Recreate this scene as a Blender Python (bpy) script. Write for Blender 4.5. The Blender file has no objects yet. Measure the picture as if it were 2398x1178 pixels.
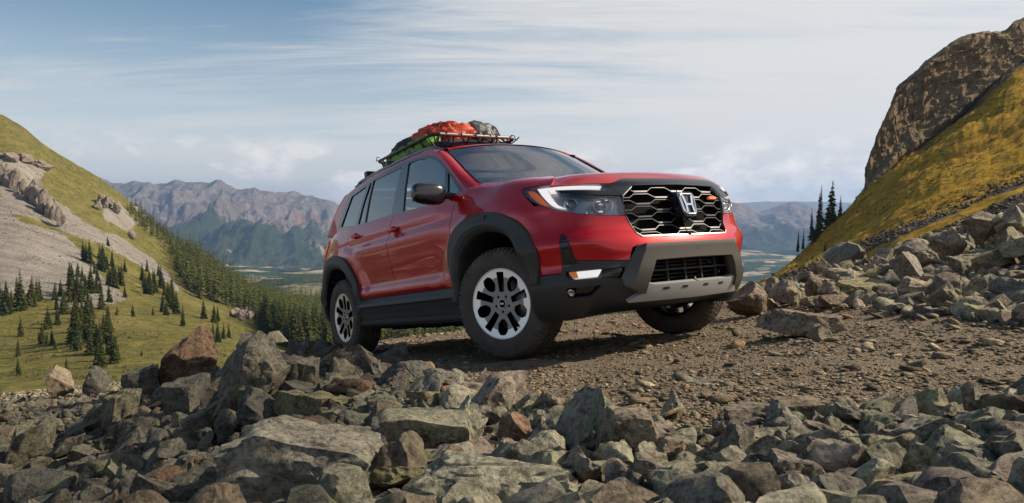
import bpy, bmesh, math, random
import numpy as np
from mathutils import Vector, Matrix, noise
from mathutils.geometry import delaunay_2d_cdt
R_ = math.radians
scene = bpy.context.scene
COL = scene.collection
# ------------------------------------------------------------------ camera
cam_d = bpy.data.cameras.new('camera'); cam = bpy.data.objects.new('camera', cam_d); COL.objects.link(cam)
cam_d.sensor_width = 36.0; cam_d.lens = 36.0*1697.995/2398.0
cam_d.clip_start = 0.05; cam_d.clip_end = 60000.0
cam.location = (0, 0, 0); cam.rotation_euler = (R_(90-2.832), 0, 0)
scene.camera = cam
# ------------------------------------------------------------------ sky, clouds and sun
SUN_EL, SUN_AZ = 37.0, 84.0          # azimuth clockwise from +Y (the way the camera looks)
world = bpy.data.worlds.new('World'); scene.world = world; world.use_nodes = True
def build_world():
    nt = world.node_tree; N = nt.nodes; L = nt.links; N.clear()
    out = N.new('ShaderNodeOutputWorld'); bg = N.new('ShaderNodeBackground'); bg.inputs['Strength'].default_value = 0.086
    sky = N.new('ShaderNodeTexSky'); sky.sky_type = 'NISHITA'; sky.sun_disc = False
    sky.sun_elevation = R_(SUN_EL); sky.sun_rotation = R_(SUN_AZ); sky.altitude = 1500; sky.air_density = 1.0; sky.dust_density = 0.6; sky.ozone_density = 1.0
    tc = N.new('ShaderNodeTexCoord'); sep = N.new('ShaderNodeSeparateXYZ'); L.new(tc.outputs['Generated'], sep.inputs[0])
    def M(op, a, b=None, c=None, clamp=False):
        n = N.new('ShaderNodeMath'); n.operation = op; n.use_clamp = clamp
        for i, v in enumerate((a, b, c)):
            if v is None: continue
            if isinstance(v, (int, float)): n.inputs[i].default_value = v
            else: L.new(v, n.inputs[i])
        return n.outputs[0]
    def MR(v, a, b, c=0.0, d=1.0):
        n = N.new('ShaderNodeMapRange'); n.interpolation_type = 'SMOOTHSTEP'; L.new(v, n.inputs[0])
        for i, q in enumerate((a, b, c, d)): n.inputs[i+1].default_value = q
        return n.outputs[0]
    X, Y, Z = sep.outputs
    zc = M('MAXIMUM', Z, 0.0); den = M('ADD', zc, 0.10)
    u = M('DIVIDE', X, den); v = M('DIVIDE', Y, den)
    comb = N.new('ShaderNodeCombineXYZ'); L.new(u, comb.inputs[0]); L.new(v, comb.inputs[1])
    def noise_(vec, scale, loc, sc, det=8, rough=.6, dist=0.0, rot=0.0):
        mp = N.new('ShaderNodeMapping'); L.new(vec, mp.inputs[0]); mp.inputs['Location'].default_value = loc; mp.inputs['Scale'].default_value = sc
        mp.inputs['Rotation'].default_value = (0, 0, rot)
        n = N.new('ShaderNodeTexNoise'); L.new(mp.outputs[0], n.inputs['Vector']); n.inputs['Scale'].default_value = scale
        n.inputs['Detail'].default_value = det; n.inputs['Roughness'].default_value = rough; n.inputs['Distortion'].default_value = dist
        return n.outputs[0]
    # long thin cirrus, stretched along one direction on the cloud plane
    c1 = noise_(comb.outputs[0], 0.9, (3.1, 1.7, 0), (0.42, 1.5, 1), 10, .62, .5, R_(14))
    c2 = noise_(comb.outputs[0], 0.32, (7.3, 2.2, 0), (0.6, 1.0, 1), 4, .55, .3, R_(10))
    c3 = noise_(comb.outputs[0], 2.2, (1.1, 5.2, 0), (0.30, 1.7, 1), 8, .7, .9, R_(-32))
    right = MR(X, -0.55, 0.45)                                    # more high cloud toward the sun side
    low = MR(Z, 0.30, 0.02)                                       # and toward the horizon
    bias = M('ADD', M('MULTIPLY', right, 0.20), M('MULTIPLY', low, 0.12))
    s = M('ADD', M('ADD', M('MULTIPLY', c1, .42), M('MULTIPLY', c2, .38)), M('MULTIPLY', c3, .29))
    s = M('ADD', s, bias)
    cir = MR(s, 0.60, 0.80)
    cir = M('MULTIPLY', cir, 0.9)
    # low cumulus banks just over the horizon
    cmb2 = N.new('ShaderNodeCombineXYZ'); L.new(X, cmb2.inputs[0]); L.new(Y, cmb2.inputs[1]); L.new(Z, cmb2.inputs[2])
    k1 = noise_(cmb2.outputs[0], 8.0, (2.0, .4, .3), (1, 1, 2.4), 10, .58, .2)
    band = M('MULTIPLY', MR(Z, 0.0, 0.02), MR(Z, 0.12, 0.055))
    cum = M('MULTIPLY', MR(M('ADD', k1, M('MULTIPLY', right, .06)), 0.485, 0.575), band)
    veil = MR(Z, 0.30, 0.0, 0.0, 0.72)
    # colours
    mixv = N.new('ShaderNodeMix'); mixv.data_type = 'RGBA'; L.new(veil, mixv.inputs[0]); tnt = N.new('ShaderNodeMix'); tnt.data_type = 'RGBA'; tnt.blend_type = 'MULTIPLY'; tnt.inputs[0].default_value = 1.0; L.new(sky.outputs[0], tnt.inputs[6]); tnt.inputs[7].default_value = (.86, 1.0, .93, 1); L.new(tnt.outputs[2], mixv.inputs[6]); mixv.inputs[7].default_value = (8.0, 7.6, 7.2, 1)
    mixc = N.new('ShaderNodeMix'); mixc.data_type = 'RGBA'; L.new(cir, mixc.inputs[0]); L.new(mixv.outputs[2], mixc.inputs[6]); mixc.inputs[7].default_value = (7.4, 7.15, 6.9, 1)
    k2 = noise_(cmb2.outputs[0], 20.0, (5.0, .4, .3), (1, 1, 2.0), 6, .6)
    cc = N.new('ShaderNodeMix'); cc.data_type = 'RGBA'; L.new(MR(k2, .35, .65), cc.inputs[0]); cc.inputs[6].default_value = (7.2, 7.0, 6.9, 1); cc.inputs[7].default_value = (10.5, 9.9, 9.2, 1)
    mixk = N.new('ShaderNodeMix'); mixk.data_type = 'RGBA'; L.new(M('MULTIPLY', cum, .95), mixk.inputs[0]); L.new(mixc.outputs[2], mixk.inputs[6]); L.new(cc.outputs[2], mixk.inputs[7])
    L.new(mixk.outputs[2], bg.inputs['Color']); L.new(bg.outputs[0], out.inputs['Surface'])
build_world()
sun_d = bpy.data.lights.new('sun', 'SUN'); sun = bpy.data.objects.new('sun', sun_d); COL.objects.link(sun)
sun_d.energy = 5.0; sun_d.angle = R_(0.6); sun_d.color = (1.0, 0.86, 0.66)
_sd = Vector((math.sin(R_(SUN_AZ))*math.cos(R_(SUN_EL)), math.cos(R_(SUN_AZ))*math.cos(R_(SUN_EL)), math.sin(R_(SUN_EL))))
sun.rotation_euler = _sd.to_track_quat('Z', 'Y').to_euler()
scene.view_settings.view_transform = 'Standard'; scene.view_settings.look = 'None'
scene.view_settings.exposure = 0.40; scene.view_settings.gamma = 1.0
scene.cycles.max_bounces = 6; scene.cycles.transparent_max_bounces = 12; scene.cycles.volume_bounces = 0
scene.cycles.use_denoising = True; scene.cycles.use_adaptive_sampling = True

# ------------------------------------------------------------------ helpers
def mat(name, base=(.5, .5, .5), rough=.5, metal=0.0, spec=.5, coat=0.0, coat_rough=.03, trans=0.0, ior=1.45, emis=None, emis_s=0.0, bump=None, vary=None):
    m = bpy.data.materials.new(name); m.use_nodes = True; nt = m.node_tree; b = nt.nodes['Principled BSDF']
    b.inputs['Base Color'].default_value = (*base, 1); b.inputs['Roughness'].default_value = rough; b.inputs['Metallic'].default_value = metal
    b.inputs['Specular IOR Level'].default_value = spec; b.inputs['Coat Weight'].default_value = coat; b.inputs['Coat Roughness'].default_value = coat_rough
    b.inputs['Transmission Weight'].default_value = trans; b.inputs['IOR'].default_value = ior
    if emis: b.inputs['Emission Color'].default_value = (*emis, 1); b.inputs['Emission Strength'].default_value = emis_s
    N = nt.nodes; L = nt.links
    tc = N.new('ShaderNodeTexCoord')
    if vary:                       # (scale, dark factor, light factor)
        n = N.new('ShaderNodeTexNoise'); n.inputs['Scale'].default_value = vary[0]; n.inputs['Detail'].default_value = 6
        L.new(tc.outputs['Object'], n.inputs['Vector'])
        r = N.new('ShaderNodeMix'); r.data_type = 'RGBA'; r.inputs[6].default_value = (*[c*vary[1] for c in base], 1); r.inputs[7].default_value = (*[min(1, c*vary[2]) for c in base], 1)
        L.new(n.outputs[0], r.inputs[0]); L.new(r.outputs[2], b.inputs['Base Color'])
    if bump:                       # (scale, strength, distance)
        n = N.new('ShaderNodeTexNoise'); n.inputs['Scale'].default_value = bump[0]; n.inputs['Detail'].default_value = 8
        L.new(tc.outputs['Object'], n.inputs['Vector'])
        bp = N.new('ShaderNodeBump'); bp.inputs['Strength'].default_value = bump[1]; bp.inputs['Distance'].default_value = bump[2]
        L.new(n.outputs[0], bp.inputs['Height']); L.new(bp.outputs[0], b.inputs['Normal'])
    return m
def link(name, me, m=None, parent=None):
    o = bpy.data.objects.new(name, me); COL.objects.link(o)
    if m is not None:
        if isinstance(m, (list, tuple)):
            for q in m: me.materials.append(q)
        else: me.materials.append(m)
    if parent is not None: o.parent = parent
    return o
def empty(name, loc=(0, 0, 0)):
    o = bpy.data.objects.new(name, None); COL.objects.link(o); o.location = loc; o.empty_display_size = .2
    return o
def tag(o, label=None, cat=None, group=None, kind=None):
    if label: o['label'] = label
    if cat: o['category'] = cat
    if group: o['group'] = group
    if kind: o['kind'] = kind
    return o
def fast_mesh(name, V, F, smooth=False, mats=None):
    """V (n,3) array, F (m,3|4) int array"""
    me = bpy.data.meshes.new(name); V = np.asarray(V, np.float32); F = np.asarray(F, np.int32); k = F.shape[1]
    me.vertices.add(len(V)); me.vertices.foreach_set('co', V.ravel())
    me.loops.add(F.size); me.loops.foreach_set('vertex_index', F.ravel())
    me.polygons.add(len(F)); me.polygons.foreach_set('loop_start', np.arange(len(F), dtype=np.int32)*k)
    if smooth: me.polygons.foreach_set('use_smooth', np.ones(len(F), bool))
    if mats is not None: me.polygons.foreach_set('material_index', np.asarray(mats, np.int32))
    me.update(calc_edges=True); me.validate()
    return me
def vattr(me, name, vals):
    a = me.attributes.new(name, 'FLOAT', 'POINT'); a.data.foreach_set('value', np.asarray(vals, np.float32))
class MB:
    """collects shapes into one mesh"""
    def __init__(s): s.v = []; s.f = []; s.sm = []; s.mi = []
    def add(s, V, F, smooth=False, mi=0):
        b = len(s.v); s.v += [tuple(map(float, p)) for p in V]; s.f += [tuple(int(i)+b for i in q) for q in F]; s.sm += [smooth]*len(F); s.mi += [mi]*len(F)
    def box(s, c, size, rot=None, mi=0, bev=0.0):
        c = np.array(c, float); h = np.array(size, float)/2
        V = np.array([[x, y, z] for x in (-1, 1) for y in (-1, 1) for z in (-1, 1)], float)*h
        F = [(0, 1, 3, 2), (4, 6, 7, 5), (0, 4, 5, 1), (2, 3, 7, 6), (0, 2, 6, 4), (1, 5, 7, 3)]
        if bev > 0:
            bm = bmesh.new(); vs = [bm.verts.new(p) for p in V]
            for q in F: bm.faces.new([vs[i] for i in q])
            bmesh.ops.bevel(bm, geom=list(bm.edges), offset=bev, segments=2, affect='EDGES', profile=.5)
            bm.verts.index_update(); V = np.array([p.co for p in bm.verts]); F = [[p.index for p in q.verts] for q in bm.faces]; bm.free()
        if rot is not None: V = V@np.array(rot).T
        s.add(V+c, F, False, mi)
    def tube(s, pts, r, n=10, cap=True, mi=0, closed=False):
        P = [Vector(p) for p in pts]; m = len(P); rr = r if isinstance(r, (list, tuple)) else [r]*m
        T = []
        for i in range(m):
            a = P[(i-1) % m] if (i > 0 or closed) else P[i]; b = P[(i+1) % m] if (i < m-1 or closed) else P[i]
            T.append((b-a).normalized())
        up = Vector((0, 0, 1)) if abs(T[0].z) < .9 else Vector((1, 0, 0))
        nrm = (up-T[0]*up.dot(T[0])).normalized(); V = []; F = []
        for i in range(m):
            nrm = (nrm-T[i]*nrm.dot(T[i])).normalized(); bi = T[i].cross(nrm)
            for k in range(n):
                a = 2*math.pi*k/n; V.append(P[i]+(nrm*math.cos(a)+bi*math.sin(a))*rr[i])
        mm = m if closed else m-1
        for i in range(mm):
            j = (i+1) % m
            for k in range(n): F.append((i*n+k, i*n+(k+1) % n, j*n+(k+1) % n, j*n+k))
        s.add(V, F, True, mi)
        if cap and not closed:
            s.add(V[:n], [tuple(range(n))[::-1]], False, mi); s.add(V[-n:], [tuple(range(n))], False, mi)
    def grid(s, P, smooth=True, mi=0, flip=False, closeu=False):
        P = np.asarray(P); a, b = P.shape[:2]; F = []
        for i in range(a if closeu else a-1):
            for j in range(b-1):
                q = (i*b+j, i*b+j+1, ((i+1) % a)*b+j+1, ((i+1) % a)*b+j); F.append(q[::-1] if flip else q)
        s.add(P.reshape(-1, 3), F, smooth, mi)
    def build(s, name, m, parent=None, auto=None):
        me = bpy.data.meshes.new(name); me.from_pydata(s.v, [], s.f); me.polygons.foreach_set('use_smooth', s.sm); me.polygons.foreach_set('material_index', s.mi); me.update()
        o = link(name, me, m, parent)
        if auto: me.set_sharp_from_angle(angle=R_(auto))
        return o
def smoothstep(a, b, x):
    t = np.clip((np.asarray(x, float)-a)/(b-a), 0, 1); return t*t*(3-2*t)

# ================================================================== ground, slopes, mountains
FPX = 1697.995; CP, SP = math.cos(R_(2.832119)), math.sin(R_(2.832119))
def P2W(px, py, Y):
    """the world point seen at a photo pixel, Y metres out"""
    cx = (px-1199)/FPX; cy = (py-589)/FPX
    d = np.array([cx, CP-cy*SP, -SP-cy*CP]); return d*(Y/d[1])
def W2P(p):
    x, y, z = p; dz = y*CP-z*SP; up = y*SP+z*CP
    return 1199+FPX*x/dz, 589-FPX*up/dz
def fbm(x, y, z=0.0, o=4, h=.9):
    return noise.fractal(Vector((x, y, z)), h, 2.07, o)
def ridged(x, y, z=0.0, o=5):
    s = 0; a = .5; 
    for i in range(o):
        n = 1-abs(noise.noise(Vector((x, y, z+i*7.3)))*1.9); s += a*n*n; a *= .5; x *= 2.1; y *= 2.1
    return s
def plane_z(x, y): return (-.41687+.0953948*x-.1146*y)/.98882
def near_z(x, y, fine=True):
    z = plane_z(x, y)
    # stony berm along the near edge of the track
    t = np.clip((y-3.4)/5.0, 0, 1); ex = -.55-1.75*t; d = ex-x
    z += .10*math.exp(-((d-.55)/.55)**2)*float(smoothstep(2.9, 3.8, y))*float(smoothstep(11, 8, y))
    # the bank on the right
    x0 = 2.45+.07*max(0.0, y-4.0); q = (x-x0)/.5
    sp = .5*(math.log1p(math.exp(min(q, 30))) if q < 30 else q)
    z += .225*sp*float(smoothstep(2.6, 4.4, y))
    z -= .24*max(0.0, -.75-x)*float(smoothstep(6.0, 3.2, y))
    z -= .10*float(smoothstep(-.6, -3.2, x))*float(smoothstep(4.5, 2.0, y))
    z -= .26*float(smoothstep(-1.6, -4.5, x))*float(smoothstep(3.5, 7.0, y))
    # falls away past the crest into the valley
    yc = 10.6+.25*math.sin(x*.9)+.9*float(smoothstep(-5, 0, x))*float(smoothstep(3.4, 1.2, x))
    if y > yc: z -= .42*(y-yc)**1.12*.9
    if x < -9: z -= .25*(-9-x)**1.1
    if x > 12: z += .02*(x-12)
    if fine:
        z += .035*fbm(x*.8, y*.8, 3.0, 3)+.012*fbm(x*4, y*4, 1.0, 4)
        # wheel tracks and loose ripples on the road
        z += .006*fbm(x*18, y*18, 2.0, 3)
    return z
def objcoord_mat(name, build):
    m = bpy.data.materials.new(name); m.use_nodes = True; nt = m.node_tree; build(nt, nt.nodes, nt.links, nt.nodes['Principled BSDF']); return m
def tex(N, L, vec, scale, det=8, rough=.6, dist=0.0, kind='noise', sc=None, loc=None):
    if sc or loc:
        mp = N.new('ShaderNodeMapping'); L.new(vec, mp.inputs[0]); mp.inputs['Scale'].default_value = sc or (1, 1, 1); mp.inputs['Location'].default_value = loc or (0, 0, 0); vec = mp.outputs[0]
    if kind == 'noise':
        n = N.new('ShaderNodeTexNoise'); n.inputs['Detail'].default_value = det; n.inputs['Roughness'].default_value = rough; n.inputs['Distortion'].default_value = dist
    else: n = N.new('ShaderNodeTexVoronoi')
    n.inputs['Scale'].default_value = scale; L.new(vec, n.inputs['Vector']); return n.outputs[0]
def ramp(N, L, v, stops):
    r = N.new('ShaderNodeValToRGB'); L.new(v, r.inputs[0]); e = r.color_ramp.elements
    while len(e) < len(stops): e.new(.5)
    for k, (p, c) in zip(e, stops): k.position = p; k.color = (*c, 1)
    return r.outputs[0]
def mixc(N, L, f, a, b, mode='MIX'):
    n = N.new('ShaderNodeMix'); n.data_type = 'RGBA'; n.blend_type = mode
    if isinstance(f, (int, float)): n.inputs[0].default_value = f
    else: L.new(f, n.inputs[0])
    for i, q in ((6, a), (7, b)):
        if isinstance(q, tuple): n.inputs[i].default_value = (*q, 1)
        else: L.new(q, n.inputs[i])
    return n.outputs[2]
def maprange(N, L, v, a, b, c=0.0, d=1.0):
    n = N.new('ShaderNodeMapRange'); n.interpolation_type = 'SMOOTHSTEP'; L.new(v, n.inputs[0])
    for i, q in enumerate((a, b, c, d)): n.inputs[i+1].default_value = q
    return n.outputs[0]
def madd(N, L, a, b, op='ADD'):
    n = N.new('ShaderNodeMath'); n.operation = op
    for i, v in enumerate((a, b)):
        if isinstance(v, (int, float)): n.inputs[i].default_value = v
        else: L.new(v, n.inputs[i])
    return n.outputs[0]
def bumpn(N, L, b, h, s, d):
    n = N.new('ShaderNodeBump'); n.inputs['Strength'].default_value = s; n.inputs['Distance'].default_value = d; L.new(h, n.inputs['Height']); L.new(n.outputs[0], b.inputs['Normal'])
def pos(N):
    return N.new('ShaderNodeNewGeometry').outputs['Position']
def m_gravel(nt, N, L, b):
    p = pos(N); a = tex(N, L, p, 26, 10, .7); c = tex(N, L, p, 2.2, 5, .6); v = tex(N, L, p, 70, kind='vor'); v2 = tex(N, L, p, 160, kind='vor')
    col = ramp(N, L, a, [(.25, (.10, .072, .045)), (.5, (.24, .18, .115)), (.75, (.40, .32, .22))])
    col = mixc(N, L, maprange(N, L, c, .4, .65), col, mixc(N, L, .5, col, (.20, .135, .085)))
    L.new(mixc(N, L, .35, col, mixc(N, L, v, (.04, .035, .03), (.33, .28, .22))), b.inputs['Base Color'])
    b.inputs['Roughness'].default_value = .9; b.inputs['Specular IOR Level'].default_value = .25
    bumpn(N, L, b, madd(N, L, madd(N, L, a, v, 'ADD'), v2, 'ADD'), 1.0, .012)
M_gravel = objcoord_mat('track_gravel', m_gravel)
def m_grass(hill):
    def f(nt, N, L, b):
        p = pos(N)
        at = N.new('ShaderNodeAttribute'); at.attribute_name = 'scree'; s = at.outputs['Fac']
        sh = tex(N, L, p, .35, 4, .55, 1.5); big = tex(N, L, p, .018, 8, .62); mid = tex(N, L, p, .11, 8, .65, 1.0); fine = tex(N, L, p, .8, 8, .75); st = tex(N, L, p, .045, 10, .75, .4, sc=(.35, 2.6, .35))
        if hill == 'left':
            g = ramp(N, L, madd(N, L, madd(N, L, mid, .55, 'MULTIPLY'), madd(N, L, fine, .45, 'MULTIPLY'), 'ADD'), [(.33, (.055, .058, .017)), (.46, (.115, .106, .028)), (.56, (.175, .148, .042)), (.68, (.25, .20, .085))])
            rk = ramp(N, L, madd(N, L, madd(N, L, st, .5, 'MULTIPLY'), madd(N, L, fine, .5, 'MULTIPLY'), 'ADD'), [(.34, (.095, .084, .072)), (.48, (.20, .178, .155)), (.64, (.35, .32, .28))])
            thr = (.40, .60)
        else:
            g = ramp(N, L, madd(N, L, madd(N, L, mid, .5, 'MULTIPLY'), madd(N, L, fine, .5, 'MULTIPLY'), 'ADD'), [(.30, (.11, .085, .010)), (.42, (.28, .175, .012)), (.54, (.44, .255, .016)), (.70, (.46, .33, .04))])
            rk = ramp(N, L, fine, [(.3, (.035, .027, .02)), (.5, (.085, .066, .05)), (.72, (.19, .155, .12))])
            thr = (.42, .58)
        g = mixc(N, L, madd(N, L, maprange(N, L, sh, .52, .60), .75, 'MULTIPLY'), g, (.045, .050, .014) if hill == 'left' else (.07, .052, .012))
        g = mixc(N, L, madd(N, L, maprange(N, L, big, .52, .66), .55, 'MULTIPLY'), g, (.21, .165, .065) if hill == 'left' else (.34, .16, .014))
        e = madd(N, L, s, madd(N, L, madd(N, L, mid, .5, 'SUBTRACT'), 1.5, 'MULTIPLY'), 'ADD')
        e = madd(N, L, e, madd(N, L, madd(N, L, fine, .5, 'SUBTRACT'), .9, 'MULTIPLY'), 'ADD')
        L.new(mixc(N, L, maprange(N, L, e, *thr), g, rk), b.inputs['Base Color'])
        b.inputs['Roughness'].default_value = .95; b.inputs['Specular IOR Level'].default_value = .1
        bumpn(N, L, b, madd(N, L, fine, mid, 'ADD'), .9, .6)
    return f
M_gl = objcoord_mat('alpine_meadow_and_talus', m_grass('left')); M_gr = objcoord_mat('autumn_tundra_and_scree', m_grass('right'))
def m_cliff(nt, N, L, b):
    p = pos(N); a = tex(N, L, p, .09, 12, .75, .6, sc=(.6, .6, 4.5)); f = tex(N, L, p, 1.1, 8, .7); v = tex(N, L, p, .35, kind='vor', sc=(1, 1, .5))
    c = ramp(N, L, madd(N, L, madd(N, L, a, .6, 'MULTIPLY'), madd(N, L, f, .4, 'MULTIPLY'), 'ADD'), [(.3, (.11, .076, .042)), (.45, (.22, .158, .090)), (.6, (.31, .23, .135)), (.75, (.42, .33, .21))])
    L.new(c, b.inputs['Base Color']); b.inputs['Roughness'].default_value = .95; b.inputs['Specular IOR Level'].default_value = .15
    bumpn(N, L, b, madd(N, L, madd(N, L, a, f, 'ADD'), v, 'ADD'), 1.0, 1.0)
M_cliff = objcoord_mat('brown_cliff_rock', m_cliff)
def m_outcrop(nt, N, L, b):
    p = pos(N); a = tex(N, L, p, .25, 10, .7, .3, sc=(1.6, 1.6, .35)); f = tex(N, L, p, 2.0, 8, .7)
    c = ramp(N, L, madd(N, L, madd(N, L, a, .6, 'MULTIPLY'), madd(N, L, f, .4, 'MULTIPLY'), 'ADD'), [(.3, (.07, .055, .045)), (.5, (.20, .165, .13)), (.7, (.36, .30, .24))])
    L.new(c, b.inputs['Base Color']); b.inputs['Roughness'].default_value = .95
    bumpn(N, L, b, madd(N, L, a, f, 'ADD'), 1.0, .5)
M_out = objcoord_mat('weathered_outcrop_rock', m_outcrop)
def m_mount(nt, N, L, b):
    p = pos(N); sp = N.new('ShaderNodeSeparateXYZ'); L.new(p, sp.inputs[0])
    a = tex(N, L, p, .0016, 10, .65, .4); f = tex(N, L, p, .012, 10, .7); m2 = tex(N, L, p, .0006, 5, .6, .3, loc=(900, 300, 0))
    rock = ramp(N, L, f, [(.3, (.075, .062, .060)), (.5, (.16, .135, .125)), (.72, (.30, .265, .24))])
    red = ramp(N, L, f, [(.3, (.16, .075, .06)), (.7, (.36, .20, .155))])
    rock = mixc(N, L, maprange(N, L, m2, .52, .62), rock, red)
    wood = ramp(N, L, f, [(.35, (.018, .030, .015)), (.6, (.050, .066, .030)), (.8, (.16, .14, .07))])
    tan = ramp(N, L, f, [(.3, (.20, .16, .10)), (.7, (.42, .34, .22))])
    at = N.new('ShaderNodeAttribute'); at.attribute_name = 'tier'
    h = madd(N, L, at.outputs['Fac'], madd(N, L, madd(N, L, a, .5, 'SUBTRACT'), 1.1, 'MULTIPLY'), 'ADD')
    c = mixc(N, L, maprange(N, L, h, .40, .52), wood, rock)
    tm = madd(N, L, maprange(N, L, a, .56, .63), maprange(N, L, h, .62, .40), 'MULTIPLY')
    c = mixc(N, L, tm, c, tan)
    L.new(c, b.inputs['Base Color']); b.inputs['Roughness'].default_value = 1; b.inputs['Specular IOR Level'].default_value = 0
    bumpn(N, L, b, f, 1.0, 40.0)
M_mount = objcoord_mat('mountain_rock_and_forest', m_mount)
def m_valley(nt, N, L, b):
    p = pos(N); a = tex(N, L, p, .0011, 8, .6, .6); f = tex(N, L, p, .02, 8, .7); k = tex(N, L, p, .0035, 6, .6)
    c = mixc(N, L, maprange(N, L, a, .50, .57), ramp(N, L, f, [(.35, (.012, .026, .010)), (.7, (.05, .075, .025))]), ramp(N, L, f, [(.3, (.20, .18, .08)), (.7, (.44, .36, .20))]))
    c = mixc(N, L, maprange(N, L, k, .52, .60), c, (.46, .36, .24))
    L.new(c, b.inputs['Base Color']); b.inputs['Roughness'].default_value = 1; b.inputs['Specular IOR Level'].default_value = 0
M_val = objcoord_mat('valley_meadow_and_woods', m_valley)

# --- near ground: one sheet, finest close to the camera
gx = np.concatenate([np.linspace(-60, -14, 12)[:-1], np.linspace(-14, -7, 30)[:-1], np.linspace(-7, 7, 330)[:-1], np.linspace(7, 16, 45)[:-1], np.linspace(16, 60, 12)])
gy = np.concatenate([np.linspace(-6, .8, 12)[:-1], np.linspace(.8, 5.5, 190)[:-1], np.linspace(5.5, 13, 160)[:-1], np.linspace(13, 60, 30)])
V = np.array([[(x, y, near_z(x, y)) for y in gy] for x in gx]); a, b = V.shape[:2]
idx = np.arange(a*b).reshape(a, b); F = np.stack([idx[:-1, :-1], idx[1:, :-1], idx[1:, 1:], idx[:-1, 1:]], -1).reshape(-1, 4)
me = fast_mesh('ground', V.reshape(-1, 3), F, True); tag(link('ground', me, M_gravel), kind='structure')

def loft(cols, nu, nv, jit):
    """columns of (pixel x, [(distance, pixel y), ...]) -> dense grid of world points, their pixels and row parameter"""
    K = len(cols[0][1]); C = np.array([[P2W(px, py, Y) for Y, py in rows] for px, rows in cols])
    def cr(A, n):   # catmull rom along axis 0
        m = len(A); s = np.linspace(0, m-1, n); i = np.clip(s.astype(int), 0, m-2); t = (s-i).reshape(-1, *([1]*(A.ndim-1)))
        pm = A[np.clip(i-1, 0, m-1)]; p0 = A[i]; p1 = A[i+1]; p2 = A[np.clip(i+2, 0, m-1)]
        return .5*(2*p0+(p1-pm)*t+(2*pm-5*p0+4*p1-p2)*t*t+(3*p0-pm-3*p1+p2)*t**3)
    G_ = cr(C, nu); G_ = np.swapaxes(cr(np.swapaxes(G_, 0, 1), nv), 0, 1)
    T = np.broadcast_to(np.linspace(0, K-1, nv)[None], (nu, nv))
    return G_, T
def grid_faces(a, b, flip=False):
    idx = np.arange(a*b).reshape(a, b); F = np.stack([idx[:-1, :-1], idx[1:, :-1], idx[1:, 1:], idx[:-1, 1:]], -1).reshape(-1, 4)
    return F[:, ::-1] if flip else F
LH = [(-700, [(70, 1250), (150, 950), (220, 840), (300, 740), (400, 600), (520, 480), (640, 360), (720, 280), (900, 380)]),
      (-350, [(80, 1150), (150, 930), (215, 850), (300, 750), (390, 620), (500, 470), (610, 300), (710, 150), (860, 240)]),
      (0, [(100, 1040), (165, 905), (210, 862), (270, 790), (350, 690), (450, 560), (560, 420), (700, 272), (800, 310)]),
      (125, [(100, 1030), (170, 897), (215, 850), (280, 780), (360, 690), (460, 585), (580, 475), (720, 357), (820, 400)]),
      (250, [(105, 1010), (175, 886), (225, 835), (290, 770), (370, 700), (470, 625), (600, 528), (760, 430), (860, 470)]),
      (330, [(110, 1000), (180, 882), (235, 825), (300, 765), (385, 710), (490, 650), (620, 582), (780, 500), (900, 545)]),
      (430, [(110, 1000), (185, 875), (245, 820), (310, 770), (400, 720), (510, 675), (640, 630), (800, 578), (950, 625)]),
      (540, [(110, 1000), (195, 868), (260, 820), (330, 780), (420, 742), (530, 712), (660, 688), (820, 665), (980, 700)]),
      (640, [(110, 1000), (205, 872), (280, 832), (350, 800), (440, 772), (560, 750), (700, 730), (850, 712), (1000, 740)]),
      (800, [(110, 1000), (220, 885), (300, 848), (380, 818), (480, 795), (600, 775), (740, 752), (900, 728), (1050, 750)]),
      (1100, [(110, 1000), (230, 890), (310, 850), (390, 820), (490, 798), (620, 778), (760, 758), (920, 738), (1080, 760)]),
      (1500, [(110, 1000), (240, 880), (320, 840), (400, 812), (500, 790), (640, 765), (780, 742), (940, 722), (1100, 750)]),
      (1900, [(110, 1000), (240, 900), (320, 870), (400, 830), (500, 800), (640, 770), (780, 750), (940, 735), (1100, 760)])]
G0, T0 = loft(LH, 420, 300, 0)
def inpoly_px(px, py, poly):
    return pip((px, py), poly)
def pip(pt, poly):
    x, y = pt; c = False; n = len(poly); j = n-1
    for i in range(n):
        xi, yi = poly[i]; xj, yj = poly[j]
        if (yi > y) != (yj > y) and x < (xj-xi)*(y-yi)/(yj-yi)+xi: c = not c
        j = i
    return c
TALUS = [[(-700, 200), (-350, 330), (0, 470), (60, 520), (130, 545), (190, 590), (260, 660), (300, 700), (250, 715), (190, 730), (90, 690), (0, 690), (-700, 760)],
         [(0, 395), (100, 430), (210, 520), (240, 545), (300, 560), (360, 610), (410, 660), (430, 690), (400, 665), (350, 640), (250, 585), (180, 560), (60, 500), (0, 480)],
         [(0, 345), (60, 360), (110, 395), (90, 430), (30, 410), (0, 400)],
         [(250, 460), (330, 520), (300, 540), (240, 505)]]
v = G0.reshape(-1, 3).copy(); scr = np.zeros(len(v))
for i, p in enumerate(v):
    px, py = W2P(p); d = math.hypot(p[0], p[1]); amp = d*.006
    k = fbm(p[0]*.012, p[1]*.012, 0, 5); v[i, 2] += k*amp*1.1+ridged(p[0]*.03, p[1]*.012, 4, 3)*amp*.35-.25*amp
    for q in TALUS:
        if pip((px, py), q): scr[i] = .85; break
A_, B_ = G0.shape[:2]; s2 = scr.reshape(A_, B_)
for _ in range(6): s2[1:-1, 1:-1] = (s2[1:-1, 1:-1]*2+s2[:-2, 1:-1]+s2[2:, 1:-1]+s2[1:-1, :-2]+s2[1:-1, 2:])/6
LHV = v.reshape(A_, B_, 3)
me = fast_mesh('hillside', v, grid_faces(A_, B_), True); vattr(me, 'scree', s2.ravel())
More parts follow.
